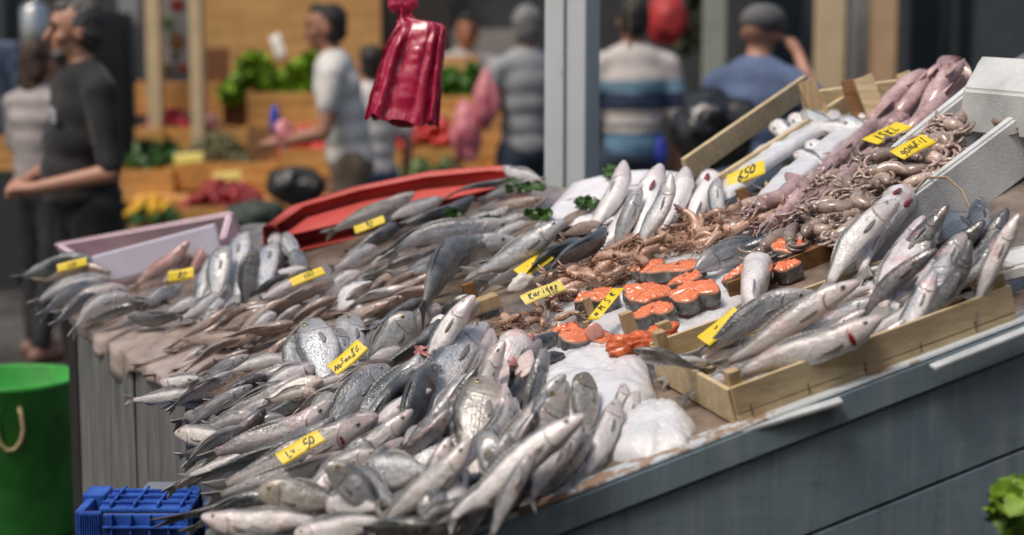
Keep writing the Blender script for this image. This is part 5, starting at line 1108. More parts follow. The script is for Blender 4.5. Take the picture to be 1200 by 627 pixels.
card([(1060, 189.5), (1095, 166), (1087, 156), (1040, 179)], 'lower of the two yellow cards, at the small octopus', [('Kil', .24, .12, .42, .1), ('No', -.02, .0, .42, .1), ('90', -.28, -.15, .5, .1)], .135)
card([(417, 274), (452, 262), (449, 253), (414, 265)], 'farthest yellow card, at the grey fish by the red tub', [('90', 0, .05, .7, .1)], .09, lean=.4)
card([(344, 336), (383, 322), (375, 311), (340, 329)], 'yellow card at the top of the brown whiting heap', [('100', .05, .05, .6, .1)], .09, lean=.4)
card([(198, 331), (226, 326), (227, 312), (196, 319)], 'yellow card between the red mullet and the grey bream', [('80', .05, 0, .6, .0)], .08, lean=.3)
card([(69, 320), (102, 311), (100, 301), (67, 311)], 'yellow card on the grey long fish at the far left corner', [('120', 0, 0, .6, 0)], .11, lean=.3)
tubm = plain('red_plastic', (.5, .06, .05), .55, .2, 4, .05, col2=(.6, .1, .08))
e = empty('red_tub', pl(450, 250, 0), 0, 'long shallow red plastic tub at the far end of the counter', 'tub')
m_ = MB(); ring = [(316, 266), (350, 242), (420, 222), (500, 206), (580, 198), (606, 200)]; front = [(606, 208), (560, 224), (480, 244), (400, 266), (330, 282)]
outer = [pl(x, y, .1 - .04 * i / 5) for i, (x, y) in enumerate(ring)] ; fr_ = [pl(x, y, .02) for x, y in front]; poly = outer + fr_; c = sum(poly, V((0, 0, 0))) / len(poly); n = len(poly)
lip = [p + (p - c).normalized() * .02 + V((0, 0, .004)) for p in poly]; dn = [p - V((0, 0, .07)) for p in lip]; inner = [p * .95 + c * .05 for p in poly]; flo = [(p - V((0, 0, .035 if i < 6 else .008))) * (.97 if i < 6 else 1) + c * (.03 if i < 6 else 0) for i, p in enumerate(inner)]
def loops(ms_, L_): 
    n_ = len(L_[0]); ms_.add([v for l_ in L_ for v in l_], [(a * n_ + i, a * n_ + (i + 1) % n_, (a + 1) * n_ + (i + 1) % n_, (a + 1) * n_ + i) for a in range(len(L_) - 1) for i in range(n_)])
loops(m_, [dn, lip, [p + V((0, 0, .006)) for p in poly], inner]); m_.build('rim', tubm, e)
m_ = MB(); m_.add(flo + [p - V((0, 0, .05)) for p in flo], [tuple(range(n)), tuple(range(n, 2 * n))[::-1]] + [(i, n + i, n + (i + 1) % n, (i + 1) % n) for i in range(n)]); m_.build('tub_floor', tubm, e, smooth=False)
pinkm = plain('pink_foam', (.68, .5, .57), .5, .12, 10, .3, 200, .002, col2=(.76, .6, .67)); lil = plain('lilac_foam', (.6, .58, .7), .5, .1, 10, .3, 200, .002)
e = foam_box(pl(120, 318, .06), pl(262, 282, .08), pl(62, 284, .11), pl(272, 246, .12), .13, .02, 'pale pink foam box standing behind the far left fish', pinkm, walls='fle')
m_ = MB(); a, b_ = pl(118, 334, .02), pl(262, 296, .03); NN_ = V((0, 0, 1)); beam(a, b_, NN_, .02, .085, m_, bev=.006); m_.build('front_wall', lil, e, smooth=False)
cloth = plain('white_sheet', (.7, .69, .76), .5, .12, 6, .4, 40, .004, col2=(.8, .79, .84), sheen=.2)
m_ = MB(); q4 = [(690, 262), (560, 250), (640, 205), (722, 183), (790, 188), (830, 214)]
m_.add([V((0, 0, 0))] * 0, []); K = 10
g0, g1, g2, g3 = (575, 262), (640, 214), (745, 180), (800, 205)
vs = []
for i in range(25):
    for j in range(11):
        f, k = i / 24, j / 10; x = 626 + (720 - 626) * k; y = 266 - 4 * k; x2 = 672 + (812 - 672) * k; y2 = 214 - 14 * math.sin(k * 2.6) - 2 * k
        vs.append(pl(x + (x2 - x) * f, y + (y2 - y) * f, .045 + .02 * f * math.sin(math.pi * k) + .016 * abs(mnoise.noise(V((f * 4, k * 6, 8)))) + .008 * mnoise.noise(V((f * 7, k * 9, 3)))))
m_.add(vs, [(i * 11 + j, i * 11 + j + 1, (i + 1) * 11 + j + 1, (i + 1) * 11 + j) for i in range(24) for j in range(10)])
o = tag(m_.build('white_sheet', cloth), 'crumpled white sheet with parsley sprigs spread at the foot of the pole', 'sheet'); o.modifiers.new('s', 'SOLIDIFY').thickness = .003
leaf = plain('parsley', (.035, .1, .02), .5, .4, 30, col2=(.07, .17, .03))
def leafy(cx, cy, w, hp, n, size, label, mat, name, cat, h=.07, group=None, dep=None):
    m_ = MB()
    for k in range(n):
        a = U(0, 6.28); r_ = math.sqrt(rnd()); p = (at(cx + math.cos(a) * r_ * w / 2, cy + math.sin(a) * r_ * hp / 2, dep + U(-.1, .1)) if dep else pl(cx + math.cos(a) * r_ * w / 2, cy + math.sin(a) * r_ * hp / 2, h + U(-.01, .01)))
        X = V((U(-1, 1), U(-1, 1), U(-.4, .8))).normalized(); Y = X.cross(V((U(-1, 1), U(-1, 1), U(-1, 1)))).normalized(); Z = X.cross(Y); s = size * U(.6, 1.3)
        m_.add([p - X * s, p - X * s * .3 + Y * s * .7 + Z * s * .2, p + X * s * .4 + Y * s * .55, p + X * s + Z * s * .35, p + X * s * .4 - Y * s * .55, p - X * s * .3 - Y * s * .7 + Z * s * .2], [(0, 1, 2), (0, 2, 3), (0, 3, 4), (0, 4, 5)])
    return tag(m_.build(name, mat), label, cat, group)
for (x, y, w, hp, lab) in ((610, 218, 60, 12, 'parsley sprig lying on the fish left of the pole foot'), (632, 250, 34, 12, 'parsley sprig on the white fish, nearest the speckled one'), (688, 238, 28, 14, 'parsley sprig on the white sheet, left of the open gilled row'), (716, 202, 20, 16, 'parsley sprig beside the leftmost open gilled fish'), (530, 250, 18, 9, 'small parsley sprig between the far dark fish'), (575, 258, 26, 10, 'parsley sprig between the three white fish')):
    leafy(x, y, w, hp, 70, .011, lab, leaf, 'parsley_sprig', 'parsley', group='parsley sprigs')
# ------------------------------------------------------------------ pole and hanging bag
polem = NT('pole_paint'); _oc = polem.n('TexCoord').outputs['Object']; _n = polem.noise(_oc, 5, 6, .7); _s = polem.noise(_oc, 26, 5, .7)
_c = polem.mix(_n, (.46, .5, .53), (.6, .64, .66)); _c = polem.mix(polem.ramp(_s, [(.66, 0.0), (.7, .8)]), _c, (.16, .13, .11)); POLE = polem.done(base=_c, rough=.5, normal=polem.bump(_s, .25, .002))
pb = at(670, 232, 4.95); sc = scale_at(pb); m_ = MB(); ry = math.radians(-22)
X, Y = V((math.cos(ry), math.sin(ry), 0)), V((-math.sin(ry), math.cos(ry), 0)); w1 = 51 / sc / .82
e = empty('market_pole', V((pb.x, pb.y, 0)), 0, 'square grey painted pole rising from the middle of the fish counter', 'pole')
m_.box(V((pb.x, pb.y, 1.7)), w1 * .82, w1 * .82, 3.4, X, Y, V((0, 0, 1)), .008); m_.build('post', POLE, e, smooth=False)
m_ = MB(); m_.box(V((pb.x, pb.y, 1.7)) - Y * (w1 * .41 + .004) + X * 0, .006, .006, 3.36, X, Y, V((0, 0, 1)), .002); m_.build('seam', plain('pole_seam', (.2, .22, .23), .5), e, smooth=False)
# bunch of red bags
bagm = NT('red_bag'); _oc = bagm.n('TexCoord').outputs['Object']; _mp = bagm.n('Mapping'); _mp.inputs['Scale'].default_value = (14, 14, 2.4); bagm.t.links.new(_oc, _mp.inputs[0]); _n = bagm.noise(_mp.outputs[0], 2, 5, .6)
BAG = bagm.done(base=bagm.mix(_n, (.3, .003, .03), (.5, .012, .07)), rough=.26, coat=.5, normal=bagm.bump(bagm.math('ADD', _n, bagm.math('MULTIPLY', bagm.noise(_oc, 45, 5, .7), .35)), .8, .01))
bc = at(476, 78, 4.3); bs = scale_at(bc)
e = empty('bag_bundle', bc - V((0, 0, .2)), 0, 'bundle of crimson plastic bags hanging in folds above the far fish', 'bag')
m_ = MB(); vs = []; NR_, NC_ = 60, 140
LT = [(0, 462), (10, 464), (18, 467), (27, 465), (36, 461), (46, 455), (60, 448), (90, 440), (120, 433), (143, 428)]
RT = [(0, 486), (10, 484), (18, 484), (22, 488), (25, 505), (28, 519), (34, 523), (60, 521), (100, 518), (143, 514)]
for i in range(NR_ + 1):
    y = 143 * (i / NR_) ** 1.25; lx, rx = interp(LT, y), interp(RT, y); w = (rx - lx) / 2; cx = (lx + rx) / 2; f = min(1, max(0, (y - 22) / 30))
    for j in range(NC_):
        g = 2 * math.pi * j / NC_; cg = math.copysign(abs(math.cos(g)) ** .6, math.cos(g)); fold = 1.6 * (1 - 2 * abs(math.sin(4.5 * g + .8 + y * .006))) + 1.2 * (1 - 2 * abs(math.sin(7.5 * g + y * .011))) + 1.1 * mnoise.noise(V((g * 4, y * .05, 2))) + .5 * (1 - 2 * abs(mnoise.noise(V((g * 9, y * .09, 7)))))
        xx = cg * w * (1 + .02 * math.sin(g * 6 + y * .05)); dp = math.sin(g) * w * (.32 + .1 * f) + f * fold * 2.4 + (1 - f) * 2.0 * math.sin(6 * g + y * .2)
        yb = y + (5 * cg + 3.0 * math.sin(9 * g) + 2.5 * math.sin(4 * g + 1)) * (y / 143) ** 3
        vs.append(bc + RIGHT * ((cx + xx - 476) / bs) - UPV * ((yb - 78) / bs) + FWD * (dp / bs))
m_.add(vs, [(i * NC_ + j, i * NC_ + (j + 1) % NC_, (i + 1) * NC_ + (j + 1) % NC_, (i + 1) * NC_ + j) for i in range(NR_) for j in range(NC_)]); m_.build('bag_folds', BAG, e)
m_ = MB()
for k in range(7):
    g = k * .9; p = bc + RIGHT * ((472 + 9 * math.cos(g) - 476) / bs) - UPV * ((4 + 3 * math.sin(g * 2) - 78) / bs); m_.ball(p, .022, .014, .02, n=10, m=7)
p = bc + RIGHT * (-4 / bs) - UPV * (-78 / bs); m_.tube([p + V((0, 0, -.02)), p + V((0, 0, .3)), p + V((0, .02, .9))], .004, 6); m_.build('knot', BAG, e)
# ------------------------------------------------------------------ bucket and blue crate
green = plain('green_plastic', (.012, .3, .016), .45, .4, 5, .3, 30, .003, col2=(.07, .46, .08))
bkt = atz(24, 622, 0); sB = scale_at(bkt); Rb = 72 / sB; Hk = 184 / sB
e = empty('bucket', bkt, 0, 'tall bright green plastic bucket with a rope handle on the ground', 'bucket')
m_ = MB(); n = 48; L_ = []
for (r_, z) in ((.02, .004), (.88, .0), (.92, .012), (1.0, Hk - .02), (1.03, Hk - .015), (1.035, Hk), (1.0, Hk + .004), (.97, Hk - .004), (.88, .03), (.02, .028)):
    L_.append([bkt + V((math.cos(2 * math.pi * j / n) * Rb * r_, math.sin(2 * math.pi * j / n) * Rb * r_, z)) for j in range(n)])
loops(m_, L_); m_.build('tub', green, e)
m_ = MB(); rp = plain('rope', (.42, .33, .18), .85, .3, 60, .8, 200)
def onb(x, y, r_): 
    q = at(x, y, (bkt - CAM).dot(FWD) - Rb * 1.0); dx = (q.x - bkt.x); z = q.z; return V((bkt.x + dx, bkt.y - math.sqrt(max(0, (Rb * r_) ** 2 - dx * dx)), z))
m_.tube([onb(2, 474, .97), onb(3, 480, 1.02), onb(3, 500, 1.03), onb(6, 515, 1.04), onb(13, 524, 1.04), onb(22, 523, 1.04), onb(29, 514, 1.04), onb(32, 500, 1.03), onb(30, 482, 1.02), onb(27, 474, .97)], .007, 8); m_.build('rope_handle', rp, e)
blue = plain('blue_plastic', (.006, .06, .38), .45, .35, 14, .4, 50, .003, col2=(.05, .16, .62), coat=.1)
e = empty('blue_crate', atz(160, 900, 0), 0, 'blue plastic crate with ribs and slots standing below the hanging tails', 'crate')
D0 = (atz(160, 900, 0) - CAM).dot(FWD); bx = lambda x, y, dd=0: at(x, y, D0 + dd)
s0 = F / D0; W0 = 128 / s0; ca = bx(92, 600); H0 = ca.z
def bb(x0, x1, z0, z1, y0, y1, name, bev=.004):   # metres from the crate's left front top corner
    m_ = MB(); m_.box(V((ca.x + (x0 + x1) / 2, ca.y + (y0 + y1) / 2, ca.z + (z0 + z1) / 2)), x1 - x0, y1 - y0, z1 - z0, bev=bev); return m_.build(name, blue, e, smooth=False)
dpt = .2
bb(0, W0, -H0, -H0 + .006, 0, dpt, 'base'); bb(.036, W0, -.012, 0, .03, dpt, 'lid_panel')
bb(.0, .05, -H0 + .006, .0, -.004, .012, 'front_panel'); bb(.052, W0, -H0 + .006, -.006, .001, .012, 'front_panel')
for k in range(9): bb(.003 + .005 * k, .0055 + .005 * k, -H0 + .006, -.004, -.008, -.0045, 'rib', .001)
for k in range(6): bb(.07 + .042 * k, .076 + .042 * k, -H0 + .01, -.004, -.01, .0, 'rib', .002)
for z in (-.03, -.085, -.14, -.2, -.27, -.34, -.41): bb(.053, W0, z - .006, z, -.0125, .0, 'rib', .002)
for k in range(5): bb(.06 + .052 * k, .066 + .052 * k, .0005, .01, .032, dpt - .01, 'rib', .002)
for y in (.06, .11, .16): bb(.038, W0 - .002, .0008, .008, y, y + .006, 'rib', .002)
bb(-.022, .03, -.03, .006, dpt - .08, dpt, 'corner_tube'); bb(W0 - .02, W0, -H0 + .006, .008, dpt - .06, dpt, 'corner_tube'); bb(W0 - .018, W0 + .006, -H0 + .006, .004, -.006, .03, 'corner_tube'); bb(-.012, .008, -H0 + .006, -.002, .013, dpt, 'side_panel')
m_ = MB(); m_.box(V((ca.x + W0 * .6, ca.y + .2, ca.z + .0035)), .08, .07, .004); m_.build('label_patch', plain('grey_patch', (.22, .25, .3), .6), e, smooth=False)
lettm = plain('lettuce', (.11, .24, .015), .45, .35, 18, .4, 60, .003, col2=(.25, .42, .04))
leafy(1190, 598, 52, 60, 90, .022, 'bright green leafy herb poking into the bottom right corner', lettm, 'green_leaves', 'plant', dep=2.75)
# ------------------------------------------------------------------ background stalls and buildings
random.seed(11)
wood('stall_wood', (.72, .38, .12), (.54, .26, .07), (1.2, 10, 12)); wood('wall_wood', (.66, .37, .14), (.52, .27, .09), (.8, 8, 9)); SW, WW = MAT['stall_wood'], MAT['wall_wood']
def rect(x0, y0, x1, y1, dep): a, b_ = at(x0, y1, dep), at(x1, y0, dep); return a, b_
def block(x0, y0, x1, y1, dep, thick, m_, name, label=None, cat=None, parent=None, ground=False, bev=.004, up=0, group=None):
    a, b_ = rect(x0, y0, x1, y1, dep); z0 = 0 if ground else a.z; z1 = b_.z + up; yy = (a.y + b_.y) / 2
    b2 = MB(); b2.box(V(((a.x + b_.x) / 2, yy + thick / 2, (z0 + z1) / 2)), b_.x - a.x, thick, z1 - z0, bev=bev)
    o_ = b2.build(name, m_, parent, smooth=False)
    if label: tag(o_, label, cat, group)
    return o_
dark_wall = plain('dark_wall', (.035, .036, .038), .7, .4, 2, .3, 20, .01, col2=(.07, .07, .072))
hall = empty('market_hall', V((0, 15, 0)), 0, 'dark market hall front behind all the vegetable stalls', 'building')
m_ = MB(); m_.box(V((0, 15.3, 2.6)), 22, .4, 5.2); m_.build('wall', dark_wall, hall, smooth=False)
glass = plain('shop_glass', (.012, .018, .024), .12, .3, 2, .02, spec=.6)
for (x0, y0, x1, y1) in ((1062, -60, 1108, 90), (1118, -60, 1150, 100), (1160, -60, 1240, 60), (450, -60, 525, 120), (880, -40, 945, 120), (0, -30, 24, 130)):
    block(x0, y0, x1, y1, 14.7, .06, plain('shop_frame', (.05, .062, .075), .5), 'window_frame', parent=hall); block(x0 + 5, y0, x1 - 5, y1 - 8, 14.66, .04, glass, 'window_pane', parent=[o for o in S.objects if o.name.startswith('window_frame')][-1])
block(1150, -60, 1330, 100, 12.0, .2, plain('blue_grey_door', (.05, .065, .08), .5, .3), 'shop_door', 'dark blue grey shop door at the top right corner', 'door', ground=True)
cream = plain('cream_paint', (.62, .48, .3), .55, .15); creamp = plain('peach_paint', (.55, .36, .22), .55, .15); greyc = plain('grey_paint', (.27, .27, .28), .6, .2); sage = plain('sage_paint', (.3, .33, .28), .6, .15)
for (x0, x1, d_, mm, nm, lab) in ((171, 187, 11.2, cream, 'stall_post', 'cream wooden post left of the picture board'), (222, 236, 11.0, cream, 'stall_post', 'cream post right of the picture board'), (140, 164, 12.4, greyc, 'column', 'plain grey column behind the man in black'),
                                 (826, 850, 10.8, sage, 'column', 'grey green post left of the man in the blue shirt'), (958, 990, 11.5, cream, 'column', 'cream column right of the man in the blue shirt'), (1000, 1017, 11.9, greyc, 'column', 'thin grey column between the cream and the peach one'), (1022, 1050, 11.6, creamp, 'column', 'peach coloured column beside the dark shop windows')):
    block(x0, -70, x1, 200, d_, .15, mm, nm, lab, 'post' if nm == 'stall_post' else 'column', ground=True)
block(236, -60, 446, 96, 12.6, .06, WW, 'wood_wall', 'orange brown board wall behind the vegetable stall', 'wall', ground=True)
block(398, -60, 528, 100, 12.9, .1, plain('dark_brown_wall', (.035, .027, .022), .6, .3), 'dark_wall', 'dark brown wall behind the hanging bags', 'wall', ground=True)
block(524, 34, 610, 200, 13.0, .1, plain('grey_panel', (.28, .25, .23), .6, .2), 'grey_partition', 'pale grey partition behind the orange faced vendor', 'partition', ground=True)
block(240, 56, 266, 98, 12.2, .1, plain('brown_board', (.2, .08, .03), .6, .2), 'brown_board', 'red brown board leaning on the wood wall', 'board')
# picture board
pbd = block(187, -30, 221, 76, 11.4, .02, plain('poster_white', (.42, .42, .4), .5, .2), 'picture_board', 'narrow board with faded pictures of vegetables between two cream posts', 'board')
for (x, y, w, h_, c_) in ((208, 6, 18, 14, (.4, .03, .03)), (196, 27, 16, 13, (.12, .2, .06)), (207, 48, 20, 20, (.3, .14, .06)), (205, 66, 8, 12, (.04, .04, .04)), (214, 80, 12, 12, (.35, .05, .03)), (194, 82, 16, 14, (.22, .13, .07))):
    q = at(x, y, 11.385); s = scale_at(q); m_ = MB(); m_.ball(q, w / s / 2, .004, h_ / s / 2, n=12, m=8); m_.build('picture', plain('pic_%d_%d' % (x, y), c_, .5, .4, 20), pbd)
steel = plain('steel', (.45, .46, .48), .25, .3, 5, metal=.8)
q = at(43, 60, 10.5); s = scale_at(q); e = empty('steel_urn', q, 0, 'shiny steel urn behind the head of the man in black', 'urn')
m_ = MB(); m_.tube([q, q + V((0, 0, .04)), q + V((0, 0, 50 / s)), q + V((0, 0, 56 / s))], [16 / s, 18 / s, 18 / s, 10 / s], 20); m_.build('body', steel, e); m_ = MB(); m_.ball(q + V((0, 0, 58 / s)), .03); m_.build('lid_knob', steel, e)
block(-60, 60, 66, 235, 10.6, .5, plain('dark_cabinet', (.025, .03, .035), .6), 'cabinet', 'dark cabinet under the steel urn', 'cabinet', ground=True)
block(100, 14, 140, 110, 12.0, .5, plain('black_fridge', (.015, .016, .018), .3, .3), 'fridge', 'tall black fridge right behind the head of the man in black', 'fridge', ground=True)
tarp = plain('blue_tarp', (.1, .13, .2), .6, .4, 6)
m_ = MB(); vs = []
for i in range(16):
    for j in range(13):
        p = at(-14 + 36 * j / 12 + 3 * math.sin(i * .6), 48 + 110 * i / 15, 9.6); p = p + V((0, .04 * math.sin(j * 1.9 + i * .3), 0)); vs.append(p)
m_.add(vs, [(i * 13 + j, i * 13 + j + 1, (i + 1) * 13 + j + 1, (i + 1) * 13 + j) for i in range(15) for j in range(12)]); o = tag(m_.build('blue_cloth', tarp), 'blue grey cloth hanging at the left edge of the picture', 'cloth'); o.modifiers.new('s', 'SOLIDIFY').thickness = .008
# crates and produce of the vegetable stall
def vcrate(x0, y0, x1, y1, dep, label, mm=None, deep=.36, n=3):
    mm = mm or SW; a, b_ = rect(x0, y0, x1, y1, dep); e_ = empty('vegetable_crate', V(((a.x + b_.x) / 2, a.y + deep / 2, a.z)), 0, label, 'crate', 'crates of the vegetable stall'); w = b_.x - a.x; h_ = b_.z - a.z
    for k in range(n):
        z = a.z + h_ * (k + .5) / n
        for y in (a.y, a.y + deep): m_ = MB(); m_.box(V(((a.x + b_.x) / 2, y, z)), w, .012, h_ / n * .93, bev=.002); m_.build('slat', mm, e_, smooth=False)
        for x in (a.x + .008, b_.x - .008): m_ = MB(); m_.box(V((x, a.y + deep / 2, z)), .012, deep - .016, h_ / n * .93, bev=.002); m_.build('slat', mm, e_, smooth=False)
    m_ = MB(); m_.box(V(((a.x + b_.x) / 2, a.y + deep / 2, a.z + .01)), w - .03, deep - .03, .012); m_.build('crate_floor', mm, e_, smooth=False)
    for x in (a.x + .03, b_.x - .03): m_ = MB(); m_.box(V((x, a.y + .022, a.z + h_ / 2 + .01)), .03, .03, h_ + .02); m_.build('corner_post', mm, e_, smooth=False)
    return e_
def balls(x0, y0, x1, y1, dep, r, n, mm, name, label, cat, deep=.3):
    a, b_ = rect(x0, y0, x1, y1, dep); m_ = MB(); w = b_.x - a.x; h_ = b_.z - a.z
    for k in range(n):
        fx, fy = U(-1, 1), U(-1, 1); hm = h_ * (1 - .8 * fx * fx) * (1 - .5 * fy * fy); rr = r * U(.8, 1.2)
        m_.ball(V(((a.x + b_.x) / 2 + fx * (w / 2 - r), a.y + deep / 2 + fy * (deep / 2 - r), a.z + U(.3, 1) * hm)), rr, rr, rr * .9, n=9, m=6)
    return tag(m_.build(name, mm), label, cat, kind='stuff')
def leaves(x0, y0, x1, y1, dep, size, n, mm, name, label, cat, deep=.35):
    a, b_ = rect(x0, y0, x1, y1, dep); m_ = MB(); w = b_.x - a.x; h_ = b_.z - a.z; nl = max(2, int(w / .13)); lob = [(U(-.9, .9), U(.7, 1)) for _ in range(nl)]
    for k in range(n):
        fx, fy = U(-1, 1), U(-1, 1); hm = h_ * (1 - .4 * abs(fx) ** 3) * (.72 + .28 * math.sin(fx * 7 + dep)); p = V(((a.x + b_.x) / 2 + fx * w / 2, a.y + deep / 2 + fy * deep / 2, a.z + hm * math.sqrt(rnd())))
        X = V((U(-1, 1), U(-1, 1), U(-.3, 1))).normalized(); Y = X.cross(V((U(-1, 1), U(-1, 1), U(-1, 1)))).normalized(); Z = X.cross(Y); s = size * U(.6, 1.3)
        m_.add([p - X * s, p - X * s * .2 + Y * s * .7 + Z * s * .25, p + X * s * .6 + Y * s * .45 - Z * s * .1, p + X * s + Z * s * .3, p + X * s * .6 - Y * s * .45 - Z * s * .1, p - X * s * .2 - Y * s * .7 + Z * s * .25], [(0, 1, 2, 3), (0, 3, 4, 5)])
    return tag(m_.build(name, mm), label, cat, kind='stuff')
lgreen = plain('lettuce_leaf', (.14, .3, .01), .5, .4, 14, col2=(.36, .6, .04)); dgreen = plain('dark_leaf', (.03, .09, .02), .55, .5, 14, col2=(.07, .2, .04)); mgreen = plain('mid_leaf', (.05, .16, .01), .5, .5, 14, col2=(.1, .3, .03))
tom = plain('tomato', (.55, .02, .012), .3, .25, 6, .02, coat=.3); rad_ = plain('radish', (.36, .012, .04), .4, .4, 8, .05); pepper = plain('red_pepper', (.32, .012, .02), .3, .4, 8, .05, coat=.2)
lem = plain('lemon', (.75, .42, .01), .45, .2, 10, .1); olive = plain('olive_veg', (.1, .095, .035), .6, .4, 20, .3, col2=(.18, .16, .07))
stall = empty('stall_shelves', at(330, 260, 11.0), 0, 'stepped wooden shelves of the vegetable stall in the background', 'shelves')
for (x0, y0, x1, y1, d_) in ((158, 150, 410, 165, 11.3), (150, 232, 420, 262, 10.3), (430, 205, 640, 240, 10.6), (400, 132, 640, 150, 11.3)):
    block(x0, y0, x1, y1, d_, .6, SW, 'shelf_board', parent=stall, ground=(y0 > 200))
vcrate(160, 98, 262, 135, 11.5, 'wooden crate under the picture board, above the radishes'); vcrate(262, 100, 292, 150, 11.6, 'narrow dark crate between the radishes and the lettuce', MAT['dark_wood'])
balls(164, 128, 222, 150, 11.3, .022, 130, rad_, 'radish_heap', 'heap of dark red radishes under the crate by the cream post', 'radishes'); balls(226, 134, 254, 152, 11.25, .02, 60, plain('pink_veg', (.5, .22, .24), .5, .3), 'turnip_heap', 'small heap of pinkish turnips beside the radishes', 'turnips')
vcrate(160, 152, 192, 190, 11.1, 'wooden crate at the left end below the radishes'); vcrate(192, 152, 292, 178, 11.2, 'wooden crate directly behind the olive green heap')
leaves(152, 166, 204, 198, 10.8, .05, 260, dgreen, 'spinach_heap', 'dark green spinach heap beside the elbow of the man in black', 'spinach'); balls(206, 156, 294, 196, 10.75, .022, 420, olive, 'olive_heap', 'heap of dull olive green vegetables in a background crate', 'vegetables')
vcrate(204, 190, 326, 222, 10.6, 'wide orange crate holding the olive green heap'); vcrate(128, 198, 204, 236, 10.55, 'pale orange crate right of the elbow of the man in black')
balls(204, 214, 318, 250, 10.2, .03, 200, pepper, 'pepper_heap', 'dark red pepper heap under the wide orange crate', 'peppers'); vcrate(196, 242, 330, 275, 10.2, 'crate carrying the dark red peppers')
balls(140, 234, 204, 258, 10.1, .034, 60, lem, 'lemon_heap', 'yellow lemons in front of the pale orange crate', 'lemons'); leaves(150, 244, 205, 264, 10.0, .04, 120, dgreen, 'mint_heap', 'green leaves under the yellow lemons', 'herbs')
leaves(258, 62, 404, 122, 11.4, .06, 1300, lgreen, 'lettuce_heap', 'bright green lettuce heap between the posts and the man in white', 'lettuce'); vcrate(290, 108, 420, 152, 11.35, 'orange crate under the bright green lettuce')
balls(322, 148, 404, 184, 10.5, .036, 150, tom, 'tomato_heap', 'bright red tomatoes at the hands of the man in white', 'tomatoes'); vcrate(328, 174, 402, 206, 10.5, 'orange crate of tomatoes at the hands of the man in white'); vcrate(290, 150, 330, 196, 10.9, 'dark brown crate left of the tomatoes', MAT['dark_wood'])
leaves(512, 78, 570, 122, 11.4, .05, 420, mgreen, 'greens_heap', 'deep green leafy heap right of the hanging bags', 'greens'); vcrate(508, 112, 600, 152, 11.4, 'orange crate under the deep green leafy heap'); vcrate(508, 66, 560, 84, 11.9, 'orange crate behind the deep green leafy heap')
balls(436, 138, 552, 178, 10.7, .036, 200, tom, 'tomato_heap', 'red tomatoes in the crate below the hanging bags', 'tomatoes'); vcrate(446, 172, 560, 208, 10.75, 'orange crate of tomatoes below the hanging bags')
leaves(462, 188, 545, 214, 10.4, .04, 220, plain('pale_leaf', (.12, .2, .06), .5, .4, col2=(.25, .36, .14)), 'bean_heap', 'pale green beans heap behind the red tub', 'beans')
vcrate(300, 152, 344, 200, 11.0, 'tall orange crate left of the blue bottle'); vcrate(560, 150, 640, 205, 11.2, 'orange crate behind the pink bags'); vcrate(268, 206, 332, 246, 10.6, 'orange crate left of the black plastic bag'); vcrate(404, 206, 470, 246, 10.5, 'low orange crate behind the legs of the man in white')
vcrate(300, 60, 400, 96, 12.0, 'orange crate behind the bright green lettuce'); vcrate(530, 40, 566, 64, 12.4, 'small orange crate above the deep green leafy heap') if False else None
for (x0, y0, x1, y1, d_, lab) in ((204, 178, 238, 194, 10.5, 'pale yellow card on the wide orange crate, left one'), (250, 200, 282, 218, 10.45, 'bright yellow card on the wide orange crate, right one')):
    card([(x0, y1), (x1, y1 - 3), (x1, y0), (x0, y0 + 3)], lab, [], dep=d_, pale=True, lean=.1)
card([(325, 72), (337, 66), (326, 38), (316, 44)], 'white card with a yellow top stuck in the lettuce heap', [], dep=11.3, lean=.1, group='white cards')
S.objects['price_card' + ('.%03d' % (sum(1 for o in S.objects if o.name.startswith('price_card')) - 1))].data.materials[0] = plain('white_card', (.72, .7, .66), .5, .1)
block(428, 136, 520, 156, 11.1, .2, plain('blue_box', (.02, .05, .2), .5, .3), 'blue_box', 'dark blue box behind the bottom of the hanging bags', 'box'); lump(344, 216, 74, 46, 'black plastic bag heaped in front of the tomato crate', plain('black_bag', (.012, .012, .013), .25, .4, 8, .8, 14, .03, coat=.3), 'black_bag', 'bag', 0, h=0, seed=40) if False else None
def lumpd(x, y, w, hp, dep, label, mat, name, cat, seed=0, amp=.3, dp=.8, ang=0):
    C = at(x, y, dep); s = scale_at(C); hx = RIGHT * math.cos(ang) + UPV * math.sin(ang); fu = -RIGHT * math.sin(ang) + UPV * math.cos(ang); b = MB(); b.ball((0, 0, 0), 1, 1, 1, n=28, m=18); vs = []
    for v in b.v:
        k = 1 + amp * mnoise.noise(v * 1.7 + V((seed, 0, 0))) + amp * .5 * mnoise.noise(v * 4.5 + V((0, seed, 0)))
        vs.append(C + hx * (v.x * w / s / 2 * k) + fu * (v.y * hp / s / 2 * k) + FWD * (v.z * min(w, hp) / s / 2 * dp * k))
    b.v = vs; return tag(b.build(name, mat), label, cat)
blackbag = plain('black_bag', (.012, .012, .013), .25, .4, 8, .8, 14, .03, coat=.3); pinkbag = plain('pink_bag', (.6, .09, .16), .35, .4, 8, .6, 14, .02, col2=(.72, .28, .3), coat=.2)
lumpd(346, 218, 76, 46, 9.9, 'black plastic bag heaped in front of the tomato crate', blackbag, 'black_bag', 'bag', 3)
lumpd(836, 152, 96, 92, 7.2, 'large black bag carried low by the man in the blue shirt', blackbag, 'black_bag', 'bag', 9, .35)
lumpd(548, 152, 36, 72, 9.75, 'pink plastic bag held by the grey haired person', pinkbag, 'pink_bag', 'bag', 5); lumpd(570, 118, 30, 66, 9.7, 'pale pink bag hanging higher at the side of the grey haired person', pinkbag, 'pink_bag', 'bag', 15)
